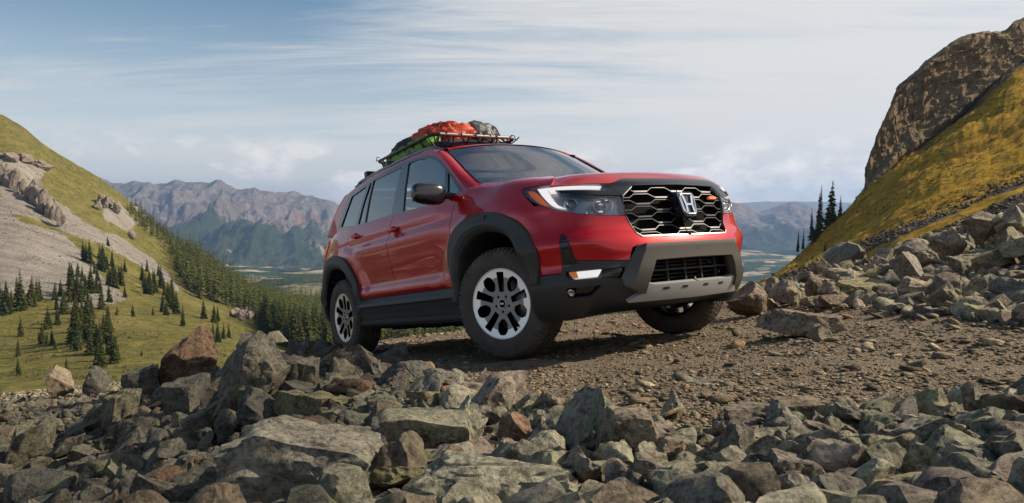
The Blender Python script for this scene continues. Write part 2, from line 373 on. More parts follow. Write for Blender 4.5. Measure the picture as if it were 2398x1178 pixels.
hill_l = tag(link('hillside', me, M_gl), kind='structure')

RH = [(1450, [(20, 1500), (45, 1010), (65, 900), (100, 830), (145, 800), (185, 790), (260, 900)]),
      (1640, [(20, 1400), (45, 900), (65, 820), (100, 770), (145, 745), (185, 732), (250, 820)]),
      (1780, [(20, 1300), (45, 830), (68, 760), (105, 718), (148, 690), (190, 668), (245, 740)]),
      (1850, [(20, 1250), (45, 800), (70, 735), (108, 680), (150, 645), (195, 613), (245, 680)]),
      (1920, [(19, 1200), (44, 780), (70, 710), (108, 650), (150, 600), (200, 555), (245, 610)]),
      (2028, [(18, 1150), (43, 750), (70, 670), (106, 600), (150, 530), (205, 447), (240, 440)]),
      (2110, [(17, 1100), (41, 710), (68, 630), (105, 550), (150, 470), (215, 365), (245, 340)]),
      (2200, [(16, 1050), (39, 685), (66, 600), (103, 515), (150, 420), (220, 300), (250, 270)]),
      (2300, [(15, 1000), (37, 655), (64, 570), (102, 480), (150, 370), (225, 215), (255, 180)]),
      (2398, [(14, 950), (35, 620), (62, 540), (100, 440), (150, 320), (230, 135), (260, 100)]),
      (2600, [(13, 850), (33, 560), (60, 480), (95, 380), (150, 220), (235, 40), (265, 0)]),
      (2900, [(12, 700), (31, 470), (58, 390), (92, 280), (150, 90), (240, -90), (270, -130)]),
      (3500, [(12, 600), (31, 380), (56, 290), (88, 170), (145, -40), (235, -260), (265, -300)])]
G1, T1 = loft(RH, 370, 230, 0)
v = G1.reshape(-1, 3).copy(); scr = np.zeros(len(v))
for i, p in enumerate(v):
    px, py = W2P(p); d = math.hypot(p[0], p[1])
    v[i, 2] += (fbm(p[0]*.05, p[1]*.05, 0, 5)*.010+fbm(p[0]*.4, p[1]*.4, 2, 4)*.0016)*d
    line = np.interp(px, [1700, 1830, 1950, 2050, 2200, 2398, 2700], [705, 655, 605, 562, 500, 415, 290]); q = py-line
    scr[i] = .5+np.clip(q/26, -.5, .5)
    # an orange tongue inside the scree
    l2 = np.interp(px, [1800, 1950, 2150, 2398, 2700], [690, 640, 545, 440, 320]); scr[i] -= .75*math.exp(-((py-l2)/13)**2)*(1 if 1850 < px else 0)
    # greyish rubble spilling below the cliff
    if px > 2120: 
        l3 = np.interp(px, [2120, 2200, 2300, 2398], [350, 300, 215, 135]); scr[i] = max(scr[i], .72-abs(py-l3)/70)
RHV = v.reshape(G1.shape[0], G1.shape[1], 3)
me = fast_mesh('hillside', v, grid_faces(*G1.shape[:2]), True); vattr(me, 'scree', scr)
tag(link('hillside', me, M_gr), kind='structure')
# --- the cliff above it: a broken rock wall with real thickness
def cl_col(px, y0, base, topy, back=30, tw=0):
    return (px, [(y0+60, base+40), (y0-1, base+14), (y0, base-(base-topy)*.25), (y0+2, base-(base-topy)*.5), (y0+3, base-(base-topy)*.75), (y0+4, topy+4), (y0+9, topy), (y0+back, topy+6), (y0+back+60, topy+90)])
CL = [(2040, [(280, 455), (275, 440), (275, 425), (275, 410), (275, 400), (275, 398), (280, 396), (290, 400), (340, 440)])]
for px, y0, base, topy in ((2027, 215, 452, 396), (2030, 206, 447, 392), (2050, 208, 425, 335), (2068, 210, 408, 292), (2090, 212, 385, 245), (2106, 214, 368, 205), (2140, 216, 345, 176), (2180, 218, 318, 140), (2220, 220, 285, 110), (2262, 222, 250, 88), (2300, 224, 215, 82), (2350, 227, 175, 78), (2375, 229, 155, 56), (2398, 230, 135, 48), (2500, 233, 85, 10), (2650, 236, 15, -60), (2900, 240, -90, -150), (3500, 235, -260, -330)): CL.append(cl_col(px, y0, base, topy))
CL.pop(0)
CL.insert(0, (2027, [(290, 452), (270, 450), (262, 438), (262, 425), (262, 412), (262, 402), (264, 399), (275, 405), (330, 440)]))
G2, T2 = loft(CL, 600, 210, 0)
v = G2.reshape(-1, 3).copy(); tt = T2.ravel()
for i, p in enumerate(v):
    w = float(smoothstep(.8, 1.6, tt[i])*smoothstep(8.0, 6.6, tt[i]))
    blk = math.floor((p[2]-.55*p[0])/2.2+1.3*noise.noise(Vector((p[0]*.06, p[1]*.06, 0)))); cellx = noise.noise(Vector((p[0]*.17+blk*5.1, p[1]*.17, blk*3.7)))
    n1 = noise.cell(Vector((p[0]*.22+blk*.37, p[1]*.10, blk*1.0)))-.5
    st_ = ((p[2]-.55*p[0])/3.1+1.1*fbm(p[0]*.05, p[1]*.05, p[2]*.05, 3)) % 1; dsp = .55*cellx+.7*n1+1.2*(st_**2)+1.3*fbm(p[0]*.10, p[1]*.10, p[2]*.12, 6)+1.1*ridged(p[0]*.22, p[2]*.04, 3, 4)
    v[i, 1] -= w*dsp; v[i, 0] -= w*.7*(dsp if p[0] < 120 else 0)*.8; v[i, 2] += w*.8*fbm(p[0]*.3, p[1]*.3, p[2]*.3+9, 4)
me = fast_mesh('cliff', v, grid_faces(*G2.shape[:2]), False); tag(link('cliff', me, M_cliff), kind='structure')

# --- far mountains
def mountains(name, prof, Yb, Yr, yb, nx, ny, seed, amp, mt):
    pr = np.array(prof, float); V = []; tier = []; x0, x1 = pr[0, 0], pr[-1, 0]
    for i in range(nx):
        px = x0+(x1-x0)*i/(nx-1); top = np.interp(px, pr[:, 0], pr[:, 1])
        for j in range(ny):
            t = j/(ny-1)*1.35; tt = min(t, 1.0); Y = Yb+(Yr-Yb)*t
            hb = P2W(px, yb, Yb)[2]; ht = P2W(px, top, Yr)[2]; X = (px-1199)/FPX*Y
            rel = (ht-hb); s = tt**1.55*.62+tt*.38; z = hb+rel*s
            if t > 1: z = ht-(t-1)*rel*1.6
            wv = math.sin(min(tt, 1)*math.pi)**.7 if tt < 1 else 0
            g = ridged(X*.0013+seed, Y*.00045, seed, 5)-.45; g2 = ridged(X*.0042+seed, Y*.0014, seed+5, 4)-.45
            z += rel*amp*(g*.55+g2*.20)*(wv+.16)+rel*.045*fbm(X*.004, Y*.004, seed, 4)
            V.append((X+rel*.06*g2, Y, z)); tier.append(tt+g*.12)
    me = fast_mesh(name, np.array(V), grid_faces(nx, ny), True); vattr(me, 'tier', tier)
    return tag(link(name, me, mt), kind='structure')
mountains('mountains', [(-1500, 440), (-900, 400), (-500, 430), (-100, 420), (100, 400), (235, 424), (262, 431), (330, 432), (372, 438), (410, 419), (450, 426), (480, 428), (511, 420), (545, 434), (585, 436), (640, 448), (662, 455), (690, 452), (735, 462), (770, 470), (797, 482), (860, 505), (1000, 530), (1250, 545)], 5000, 9300, 640, 760, 170, 3.3, 1.0, M_mount)
mountains('mountains', [(1250, 540), (1500, 505), (1650, 480), (1700, 471), (1728, 474), (1752, 486), (1778, 494), (1800, 487), (1835, 474), (1856, 469), (1885, 477), (1920, 490), (1990, 500), (2100, 480), (2400, 470), (2800, 500)], 6800, 9000, 590, 380, 100, 8.1, .8, M_mount)
mountains('mountains', [(-1500, 500), (900, 500), (1500, 490), (1720, 475), (1745, 473), (1800, 471), (1900, 470), (2000, 476), (2300, 480), (2800, 500)], 15000, 17000, 510, 360, 30, 2.1, .3, M_mount)
# valley floor and the wooded ridge in it
V = []
xs = np.linspace(-9000, 12000, 240); ys = np.concatenate([np.linspace(700, 7200, 150), np.linspace(7400, 16000, 20)])
for x in xs:
    for y in ys:
        z = -330-40*smoothstep(900, 3000, y)+70*fbm(x*.0008, y*.0008, 1, 5)
        px = 1199+FPX*x/y
        z += 165*math.exp(-((y-2600)/520)**2)*math.exp(-((px-690)/260)**2)+18*fbm(x*.006, y*.006, 4, 4)*math.exp(-((y-2600)/700)**2)
        if y > 7000: z -= 0
        V.append((x, y, float(z)))
me = fast_mesh('valley', np.array(V), grid_faces(len(xs), len(ys)), True); tag(link('valley', me, M_val), kind='structure')

# ================================================================== rocks
rng = np.random.RandomState(11)
def rock_mat(name, attr):
    m = bpy.data.materials.new(name); m.use_nodes = True; nt = m.node_tree; N, L = nt.nodes, nt.links; b = N['Principled BSDF']
    tc = N.new('ShaderNodeTexCoord'); 
    if attr:
        at = N.new('ShaderNodeAttribute'); at.attribute_name = 'tint'; col = at.outputs['Color']; vec = pos(N); k = 1.0
    else:
        oi = N.new('ShaderNodeObjectInfo'); col = oi.outputs['Color']; vec = pos(N); k = 1.0
    a = tex(N, L, vec, 16, 10, .72); f = tex(N, L, vec, 75, 8, .75); pt = tex(N, L, vec, 5.5, 6, .6, .8); lay = tex(N, L, vec, 9, 6, .6, .3, sc=(1, 1, 3.2))
    vo = tex(N, L, vec, 34, kind='vor')
    v = madd(N, L, madd(N, L, a, .5, 'MULTIPLY'), madd(N, L, f, .5, 'MULTIPLY'), 'ADD')
    lo = mixc(N, L, 1.0, col, (.36, .35, .35), 'MULTIPLY'); hi = mixc(N, L, 1.0, col, (1.62, 1.58, 1.45), 'MULTIPLY')
    c = mixc(N, L, maprange(N, L, v, .40, .585), lo, hi)
    c = mixc(N, L, madd(N, L, maprange(N, L, pt, .56, .66), .45, 'MULTIPLY'), c, (.20, .215, .10))      # lichen
    c = mixc(N, L, madd(N, L, maprange(N, L, lay, .62, .70), .5, 'MULTIPLY'), c, (.22, .105, .055))      # iron stain
    L.new(c, b.inputs['Base Color']); b.inputs['Roughness'].default_value = .88; b.inputs['Specular IOR Level'].default_value = .3
    bumpn(N, L, b, madd(N, L, madd(N, L, a, 1.0, 'MULTIPLY'), madd(N, L, f, .35, 'MULTIPLY'), 'ADD'), .95, .030)
    return m
M_rock = rock_mat('fractured_volcanic_rock', False); M_rockS = rock_mat('fractured_rubble', True)
TINT = {'slate': (.115, .118, .115), 'grey': (.20, .190, .168), 'green': (.215, .215, .160), 'brown': (.215, .165, .125), 'mauve': (.200, .165, .150), 'tan': (.30, .255, .18), 'pale': (.36, .35, .275), 'rust': (.205, .105, .066), 'ochre': (.235, .205, .105)}
TINT = {k: tuple(.68*a+.32*b for a, b in zip(v, (.205, .188, .150))) for k, v in TINT.items()}
TN = list(TINT)
def ico(sub):
    bm = bmesh.new(); bmesh.ops.create_icosphere(bm, subdivisions=sub, radius=1.0); bm.verts.index_update()
    V = np.array([v.co[:] for v in bm.verts]); F = np.array([[v.index for v in f.verts] for f in bm.faces]); bm.free(); return V, F
ICO = {k: ico(k) for k in (1, 2, 3, 4, 5)}
def rock_shape(seed, sub, npl=13, rough=.05, flat=1.0, slab=False, form=''):
    r = np.random.RandomState(seed); V, F = ICO[sub]; V = V.copy()*1.0
    Nn = r.normal(size=(npl, 3)); Nn /= np.linalg.norm(Nn, axis=1)[:, None]; D = r.uniform(.42, .82, npl)
    if slab:
        n0 = np.array([r.normal()*.18, r.normal()*.18, 1]); n0 /= np.linalg.norm(n0); Nn[0] = n0; Nn[1] = -n0; D[:2] = .28
    if 'b' in form:
        for k, ax in enumerate(((1, 0, 0), (-1, 0, 0), (0, 0, 1), (0, 0, -1), (0, -1, 0), (0, 1, 0))):
            n0 = np.array(ax)+r.normal(size=3)*.13; Nn[k] = n0/np.linalg.norm(n0); D[k] = .60+.06*r.rand()
        D[6:] = r.uniform(.78, .95, npl-6); V = V/np.abs(V).max(1)[:, None]**.35
    for _ in range(2):
        for n, d in zip(Nn, D):
            q = V@n-d; V = V-np.where(q > 0, q, 0)[:, None]*n*.97
    if rough > 0 and sub >= 3:
        off = r.rand(3)*40; amp = rough
        nm = V/np.linalg.norm(V, axis=1)[:, None]
        k = np.array([noise.fractal(Vector(v*1.7+off), .75, 2.2, 5 if sub >= 4 else 3) for v in V])
        c = np.array([noise.noise(Vector(v*3.1+off))for v in V]); c = np.round(c*5)/5
        cr = np.array([1-abs(noise.noise(Vector((v[0]*2.3, v[1]*2.3, v[2]*3.6))+Vector(off+9)))*7 for v in V]).clip(0, 1)
        V = V+nm*(k*amp*1.35+c*amp*.6-cr*amp*.55)[:, None]
    if 'p' in form: t = (V[:, 2]-V[:, 2].min())/np.ptp(V[:, 2]); V[:, 0] = V[:, 0]*(1.15-.85*t)+.12*t; V[:, 1] *= 1.1-.5*t
    if 'l' in form: V[:, 0] += V[:, 2]*.75
    if 'k' in form: V[:, 0] = V[:, 0]*(1-.22*V[:, 2])+V[:, 2]*.30
    if 'r' in form: V[:, 0] -= V[:, 2]*.5
    V[:, 2] *= flat; mn, mx = V.min(0), V.max(0); V = (V-(mn+mx)/2)/((mx-mn)/2)       # unit box
    return V, F
def ground_hit(px, py):
    d = P2W(px, py, 1.0); lo, hi = .9, 30.0; t = lo; step = .05
    while t < hi:
        p = d*t
        if p[2] < near_z(p[0], p[1], False): break
        t += step*max(.3, t*.4)
    return d*t
FCOL = [((-9, 3.9), (-.31, 3.70), (-.1, 3.1), (.17, 2.56), (.34, 2.30), (.5, 2.1), (.68, 2.08), (.92, 2.2), (1.15, 2.22), (1.34, 2.2), (1.67, 2.25), (3.0, 2.6), (9, 3.0))]
def rocky(x, y):
    """1 in the rubble, 0 on the track"""
    yf = np.interp(x, [q[0] for q in FCOL[0]], [q[1] for q in FCOL[0]])-.20*smoothstep(-.1, .5, x); a = smoothstep(.12, -.12, y-yf)
    t = np.clip((y-3.4)/5.0, 0, 1); ex = -.42-1.65*t; b = smoothstep(-.1, .15, ex-x)*smoothstep(3.0, 3.6, y)
    x0 = 2.35+.09*max(0.0, y-4.0); c = smoothstep(0, .35, x-x0)*smoothstep(2.8, 3.6, y)
    return float(max(a, b, c))
# named rocks, measured in the picture: box, colour, form, label
HERO = [
 (515, 885, 1006, 1225, 'grey', 0, 1, 'largest grey boulder in the foreground, its flat rough top catching the light'),
 (965, 1385, 1076, 1240, 'pale', 0, 2, 'pale greenish slab at the bottom edge right of the big grey boulder'),
 (885, 1132, 962, 1105, 'green', 0, 3, 'blocky green and ochre rock right of the big grey boulder'),
 (1308, 1485, 916, 1085, 'grey', 0, 4, 'tall grey peaked boulder left of the brown wedge boulder at the track edge'),
 (1403, 1566, 965, 1108, 'brown', 0, 5, 'brown wedge-shaped boulder with a sharp lit right face at the track edge'),
 (1165, 1262, 972, 1075, 'rust', 0, 6, 'rusty brown upright rock between the green block and the peaked boulder'),
 (1243, 1366, 918, 1000, 'brown', 0, 7, 'reddish brown rock behind the tall grey peaked boulder'),
 (1268, 1345, 968, 1038, 'green', 0, 8, 'small grey-green rock tucked left of the peaked boulder'),
 (366, 502, 766, 918, 'rust', 0, 9, 'tall rust-red boulder standing on the crest left of the car'),
 (508, 668, 778, 1012, 'grey', 1, 10, 'huge leaning grey slab below the rear wheel of the car'),
 (662, 742, 842, 950, 'slate', 0, 11, 'dark slate block right of the leaning grey slab'),
 (730, 822, 818, 885, 'ochre', 0, 12, 'olive-yellow pyramid rock just below the rear wheel'),
 (762, 872, 884, 938, 'rust', 1, 13, 'flat rock with rust stains below the olive pyramid rock'),
 (622, 802, 928, 1002, 'ochre', 1, 14, 'long flat olive-brown slab above the big grey boulder'),
 (668, 788, 976, 1036, 'mauve', 0, 15, 'pinkish ridged rock just behind the big grey boulder'),
 (858, 952, 943, 1028, 'brown', 0, 16, 'rounded reddish boulder left of the green and ochre block'),
 (958, 1018, 850, 902, 'rust', 0, 17, 'small brick-red rock at the left edge of the track'),
 (988, 1075, 866, 935, 'slate', 0, 18, 'smooth slate rock beside the small brick-red rock'),
 (672, 768, 794, 834, 'brown', 1, 19, 'low dark brown rock on the crest left of the rear wheel'),
 (378, 466, 888, 990, 'slate', 0, 20, 'dark green-slate block below the tall rust-red boulder'),
 (282, 372, 858, 930, 'slate', 1, 21, 'triangular slate slab left of the tall rust-red boulder'),
 (86, 154, 858, 926, 'brown', 0, 22, 'tan weathered boulder standing on the far left skyline of the rubble'),
 (186, 242, 860, 904, 'slate', 0, 23, 'dark rounded boulder on the left skyline right of the tan one'),
 (-20, 98, 988, 1118, 'green', 1, 24, 'slanting rock with a pale green lit edge at the far left side'),
 (218, 308, 916, 1028, 'green', 1, 25, 'slanted grey-green rock in the shaded scree at the left'),
 (944, 1052, 912, 962, 'ochre', 1, 26, 'thin slanting slab between the reddish boulder and the track'),
 (1698, 1832, 948, 1032, 'mauve', 0, 27, 'mauve flat-topped rock at the near edge of the track, left one of a touching pair'),
 (1815, 1930, 940, 1005, 'brown', 0, 28, 'brown flat-topped rock at the near edge of the track, right one of a touching pair'),
 (2112, 2268, 972, 1088, 'grey', 0, 29, 'broad grey boulder in the lower right rubble'),
 (2255, 2372, 952, 1052, 'green', 0, 30, 'grey-green boulder at the right edge of the lower rubble'),
 (1795, 1955, 1066, 1190, 'mauve', 0, 31, 'mauve ridged boulder at the bottom right of the picture'),
 (1545, 1612, 922, 1005, 'green', 0, 32, 'pale green upright rock right of the brown wedge boulder'),
 (1322, 1402, 1046, 1140, 'tan', 1, 33, 'light tan splinter of rock below the tall grey peaked boulder'),
 (1712, 1822, 662, 750, 'brown', 0, 34, 'brown angular boulder just right of the front bumper'),
 (1808, 1896, 650, 722, 'tan', 0, 35, 'tan pointed boulder on the bank, right of the brown one by the bumper'),
 (1893, 1938, 650, 712, 'brown', 0, 36, 'narrow upright brown rock on the bank right of the tan pointed boulder'),
 (1925, 1990, 656, 712, 'tan', 0, 37, 'pointed pale rock on the bank behind the flat wedge slab'),
 (1943, 2066, 630, 670, 'tan', 1, 38, 'flat slab lying on the skyline of the bank below the dark boulder'),
 (1962, 2098, 655, 706, 'ochre', 1, 39, 'wedge slab with a pale top in the middle of the right bank'),
 (1936, 2038, 566, 640, 'slate', 0, 40, 'large dark boulder on the slope behind the right bank'),
 (2260, 2342, 494, 580, 'brown', 0, 41, 'brown slanted boulder near the top of the right bank'),
 (2335, 2420, 474, 560, 'tan', 0, 42, 'tallest tan boulder at the right edge on top of the bank'),
 (2296, 2362, 582, 648, 'ochre', 0, 43, 'ochre pentagonal boulder near the right edge of the bank'),
 (2172, 2252, 624, 674, 'tan', 0, 44, 'light blocky rock in the middle of the right bank below the ochre one'),
 (2345, 2420, 552, 612, 'green', 0, 45, 'grey-green rounded boulder under the tallest tan boulder'),
 (1793, 1992, 730, 800, 'brown', 1, 46, 'long brown slab at the foot of the right bank beside the track'),
 (1903, 1972, 764, 812, 'brown', 0, 47, 'dark brown pointed rock at the end of the long brown slab'),
 (612, 668, 776, 806, 'pale', 1, 48, 'pale pointed stone on top of the leaning grey slab'),
 (543, 590, 780, 822, 'slate', 0, 49, 'black-grey jagged stone on the crest left of the leaning slab'),
 (1604, 1700, 892, 914, 'grey', 1, 50, 'flat grey stone lying alone in the middle of the track'),
 (2108, 2185, 560, 610, 'mauve', 0, 51, 'mauve boulder on the skyline of the right bank'),
 (2186, 2268, 540, 600, 'tan', 0, 52, 'wide tan boulder on the skyline left of the brown slanted boulder'),
 (100, 190, 1020, 1090, 'slate', 1, 53, 'slate wedge beside the slanting pale green edge at the left'),
 (1478, 1560, 1070, 1150, 'mauve', 0, 54, 'mauve-grey rock below the brown wedge boulder'),
 (1640, 1730, 1085, 1160, 'green', 0, 55, 'grey-green rock left of the mauve ridged boulder at the bottom'),
 (2000, 2100, 1080, 1165, 'pale', 0, 56, 'pale angular rock below the broad grey boulder at the bottom right'),
 (330, 420, 1040, 1130, 'slate', 1, 57, 'slate slab lying left of the big grey boulder'),
 (420, 520, 940, 1040, 'grey', 1, 58, 'grey slab under the foot of the leaning slab'),
 (1075, 1165, 900, 950, 'brown', 0, 59, 'brown rock on the edge of the track in front of the front wheel'),
 (1560, 1640, 1010, 1075, 'green', 0, 60, 'grey-green rock right of the brown wedge boulder'),
]
FORM = {1: 'b', 3: 'b', 5: 'b', 27: 'b', 28: 'b', 11: 'b', 20: 'b', 9: 'p', 4: 'p', 12: 'p', 35: 'p', 37: 'p', 22: 'p', 34: 'p', 10: 'k', 24: 'l', 25: 'l', 53: 'l', 57: 'l', 58: 'l', 33: 'p', 48: 'p', 49: 'p', 47: 'p', 42: 'p', 32: 'p'}
individuals = []
occupied = []
for (x0, x1, y0, y1, tn, slab, sd, lab) in HERO:
    cx = (x0+x1)/2; w_, h_ = x1-x0, y1-y0
    g_ = ground_hit(cx, min(y1-.10*h_, 1172) if y1 < 1180 else y1-.25*h_)
    if sd == 40: g_ = P2W(cx, y1, 26.0)
    if sd in (41, 42, 51, 52, 45): g_ = ground_hit(cx, y1+18)
    if sd in (22, 23) and g_[1] > 8.8:
        g_ = P2W(cx, y1, 8.6); y1 = W2P((g_[0], 8.6, near_z(g_[0], 8.6, False)-.06))[1]; h_ = y1-y0
    Y = g_[1]; c = P2W(cx, (y0+y1)/2, Y); W_ = w_/FPX*Y; H_ = h_/FPX*Y; D_ = (W_+H_)*.42+.25*min(W_, H_)
    sub = 5 if w_*h_ > 9000 else 4
    V_, F_ = rock_shape(sd*7+3, sub, (12 if not slab else 14) if sd != 10 else 17, .075, 1.0, slab and sd not in (10,), FORM.get(sd, ''))
    V_ = V_*np.array([W_/2, D_/2, H_/2])*1.03
    me = fast_mesh('boulder', V_, F_, True); me.set_sharp_from_angle(angle=R_(28)); o = link('boulder', me, M_rock); o.location = (c[0], c[1]+D_*.25, c[2]-.0*H_)
    shade_f = .52 if (x1 < 960 and sd not in (1, 22)) else 1.0; o.color = (*[q*shade_f for q in TINT[tn]], 1); tag(o, lab, 'boulder' if W_ > .2 else 'rock', 'boulders and rocks of the scree')  # named rocks on the left: that side's shade is put into their tint
    occupied.append((c[0], c[1]+D_*.25, max(W_, D_)/2, cx))
# shared shapes for the rest
LIB = []
for k in range(24):
    V_, F_ = rock_shape(100+k, 4, 10+(k*5) % 9, .085, 1.0, k % 3 == 0); V_ = V_*np.array([1, .62+.035*(k % 8), (.55+.05*(k % 5)) if k % 3 else .34])*.5
    me = fast_mesh('rock', V_, F_, True); me.set_sharp_from_angle(angle=R_(28)); me.materials.append(M_rock); LIB.append(me)
LOW = []
for k in range(20):
    V_, F_ = rock_shape(300+k, 3, 9+k % 7, .07, 1.0, k % 3 == 0); LOW.append((V_*np.array([1, .8, .6 if k % 3 else .38])*.5, F_))
LOW2 = []
for k in range(10):
    V_, F_ = rock_shape(400+k, 2, 9, 0, 1.0, k % 2 == 0); LOW2.append((V_*np.array([1, .8, .55 if k % 2 else .34])*.5, F_))
TINY = []
for k in range(8):
    V_, F_ = rock_shape(500+k, 1, 6, 0, 1.0, k % 2 == 0); TINY.append((V_*np.array([1, .55+.06*(k % 4), .26 if k % 2 else .15])*.5, F_))
cand = []       # (apparent size, x, y, z, size, tint)
def pick(x, y):
    r = rng.rand()
    if x < -.2 and y < 9: p = dict(slate=.38, grey=.27, green=.17, brown=.10, mauve=.05, rust=.02, ochre=.01)
    elif y > 3.4: p = dict(tan=.36, brown=.22, green=.12, ochre=.10, mauve=.07, grey=.05, pale=.08)
    else: p = dict(green=.24, grey=.22, mauve=.17, brown=.14, pale=.08, tan=.08, slate=.05, rust=.02)
    s = 0
    for k, q in p.items():
        s += q
        if r < s: return k
    return 'grey'
def dark(x, y): return 1-.56*float(smoothstep(.05, -.7, x+.10*(y-2)))*float(smoothstep(9.5, 7.0, y))  # shade over the left rubble, painted as a factor on the rock tint
class Grid:
    def __init__(s): s.d = {}
    def ok(s, x, y, r):
        i, j = int(x//.4), int(y//.4)
        for a in (-1, 0, 1):
            for b in (-1, 0, 1):
                for (u, v, q) in s.d.get((i+a, j+b), ()):
                    if (u-x)**2+(v-y)**2 < (r+q)**2: return False
        return True
    def add(s, x, y, r): s.d.setdefault((int(x//.4), int(y//.4)), []).append((x, y, r))
gr_ = Grid()
for x, y, r, _ in occupied:
    n = max(1, int((r/.15)**2)); 
    for a in range(n):
        gr_.add(x+(rng.rand()-.5)*r, y+(rng.rand()-.5)*r, r*.45 if n > 1 else r*.6)
def visible(x, y, z):
    px, py = W2P((x, y, z)); return -260 < px < 2700 and py < 1330
for (n, s0, s1, pk) in ((700, .20, .34, .62), (2600, .12, .20, .60), (7000, .075, .12, .58), (15000, .045, .075, .56), (34000, .025, .045, .50), (30000, .012, .025, .5)):
    for _ in range(n):
        y = 1.0+(12.5 if s1 > .026 else 2.6)*rng.rand()**1.7; x = y*(-.78+1.56*rng.rand())
        if rng.rand() > rocky(x, y): continue
        far = smoothstep(2.5, 7, y)
        s = (s0+(s1-s0)*rng.rand())*(1 if y > 3 else .86)
        if y < 2.6 and s > .20: continue
        if x > 0 and y < 2.7 and s > .15: continue
        if s < .045 and y > 6.5: continue
        if x < -2.2 and y > 5.2 and s > .085+.03*(x > -3): continue
        if x < -.3 and y < 3.2 and s > .15: continue
        if 2.9 < y and x > 2 and s > .24 and rng.rand() < .5: continue
        if not gr_.ok(x, y, s*.5*pk): continue
        z = near_z(x, y, False); 
        if not visible(x, y, z): continue
        gr_.add(x, y, s*.5*pk); cand.append((s/y*(1 if -20 < W2P((x, y, z))[0] < 2420 and W2P((x, y, z))[1] < 1185 else .1), x, y, z+s*(.05+.20*rng.rand()), s, pick(x, y)))
cand.sort(key=lambda q: -q[0])
NI = 238
SHORT = {1: 'largest grey boulder in the foreground', 2: 'pale slab at the bottom edge', 3: 'blocky green and ochre rock', 4: 'tall grey peaked boulder', 5: 'brown wedge-shaped boulder', 6: 'rusty brown upright rock', 7: 'reddish rock at the track edge', 8: 'small grey-green rock by the peaked boulder', 9: 'tall rust-red crest boulder', 10: 'huge leaning grey slab', 11: 'dark slate block', 12: 'olive-yellow pyramid rock', 13: 'flat rust-stained rock', 14: 'long olive-brown slab', 15: 'pinkish ridged rock', 16: 'rounded reddish boulder', 17: 'small brick-red rock', 18: 'smooth slate rock by the track', 19: 'low dark crest rock', 20: 'green-slate block', 21: 'triangular slate slab', 22: 'tan boulder on the left skyline', 23: 'dark rounded skyline boulder', 24: 'pale-edged rock at far left', 25: 'slanted rock in the left scree', 26: 'thin slanting slab', 27: 'left rock of the flat-topped pair', 28: 'right rock of the flat-topped pair', 29: 'broad grey boulder at lower right', 30: 'grey-green boulder at the right edge', 31: 'mauve ridged boulder at the bottom', 32: 'pale green upright rock', 33: 'light tan splinter', 34: 'brown boulder by the front bumper', 35: 'tan pointed boulder on the bank', 36: 'narrow upright rock on the bank', 37: 'pointed pale rock on the bank', 38: 'flat skyline slab on the bank', 39: 'pale-topped wedge slab', 40: 'large dark boulder on the slope', 41: 'brown slanted boulder on the bank', 42: 'tallest tan boulder at the right edge', 43: 'ochre pentagonal boulder', 44: 'light blocky rock on the bank', 45: 'rounded boulder under the tallest one', 46: 'long brown slab by the track', 47: 'dark brown pointed rock', 48: 'pale pointed stone', 49: 'black-grey jagged stone', 50: 'flat lone stone on the track', 51: 'mauve skyline boulder', 52: 'wide tan skyline boulder', 53: 'slate wedge at the left', 54: 'mauve-grey rock under the wedge boulder', 55: 'grey-green rock near the bottom', 56: 'pale angular rock at lower right', 57: 'slate slab by the big grey boulder', 58: 'grey slab at the leaning slab foot', 59: 'brown rock before the front wheel', 60: 'grey-green rock by the wedge boulder'}
def zone_words(x, y):
    if y > 3.2 and x > 1.5: return 'on the right bank'
    if x < -.1 and y > 3.2: return 'on the crest left of the track'
    if x < -.35: return 'in the shaded scree at lower left'
    return 'in the foreground rubble below the track'
CW = {'slate': 'dark slate', 'grey': 'grey', 'green': 'grey-green', 'brown': 'brown', 'mauve': 'mauve-brown', 'tan': 'tan', 'pale': 'pale', 'rust': 'rust-red', 'ochre': 'olive-ochre'}
def rotm(r):
    q = r.normal(size=4); q /= np.linalg.norm(q); w, x, y, z = q
    return np.array([[1-2*(y*y+z*z), 2*(x*y-z*w), 2*(x*z+y*w)], [2*(x*y+z*w), 1-2*(x*x+z*z), 2*(y*z-x*w)], [2*(x*z-y*w), 2*(y*z+x*w), 1-2*(x*x+y*y)]])
made = []
for i, (_, x, y, z, s, tn) in enumerate(cand[:NI]):
    o = bpy.data.objects.new('rock', LIB[i % len(LIB)]); COL.objects.link(o); o.location = (x, y, z)
    o.rotation_euler = (rng.normal()*.45, rng.normal()*.45, rng.rand()*6.28); k = s*1.12; o.scale = (k, k*(.85+.3*rng.rand()), k*(.9+.5*rng.rand()))
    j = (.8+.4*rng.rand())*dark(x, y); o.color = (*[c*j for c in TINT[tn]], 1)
    px_, py_ = W2P((x, y, z)); near = min(HERO, key=lambda h: ((h[0]+h[1])/2-px_)**2+(((h[2]+h[3])/2-py_)*1.3)**2)
    side = 'left of' if px_ < near[0] else ('right of' if px_ > near[1] else ('below' if py_ > (near[2]+near[3])/2 else 'above'))
    tag(o, '%s %s rock %s the %s' % ('small' if s < .085 else ('mid-sized' if s < .13 else 'large'), CW[tn], side, SHORT[near[6]]), 'rock', '%s rocks %s' % (CW[tn], zone_words(x, y))); made.append((o, px_))
def ordinals(things_):
    by = {}
    for o, px in things_: by.setdefault(o['label'], []).append((px, o))
    W_ = ['leftmost', 'second from left', 'third from left', 'fourth from left', 'fifth from left', 'sixth from left', 'seventh from left']
    for lab, L_ in by.items():
        if 1 < len(L_) <= 8:
            L_.sort(key=lambda q: q[0])
            for k, (_, o) in enumerate(L_): o['label'] = lab+', '+(W_[k] if k < len(L_)-1 else 'rightmost')
ordinals(made)
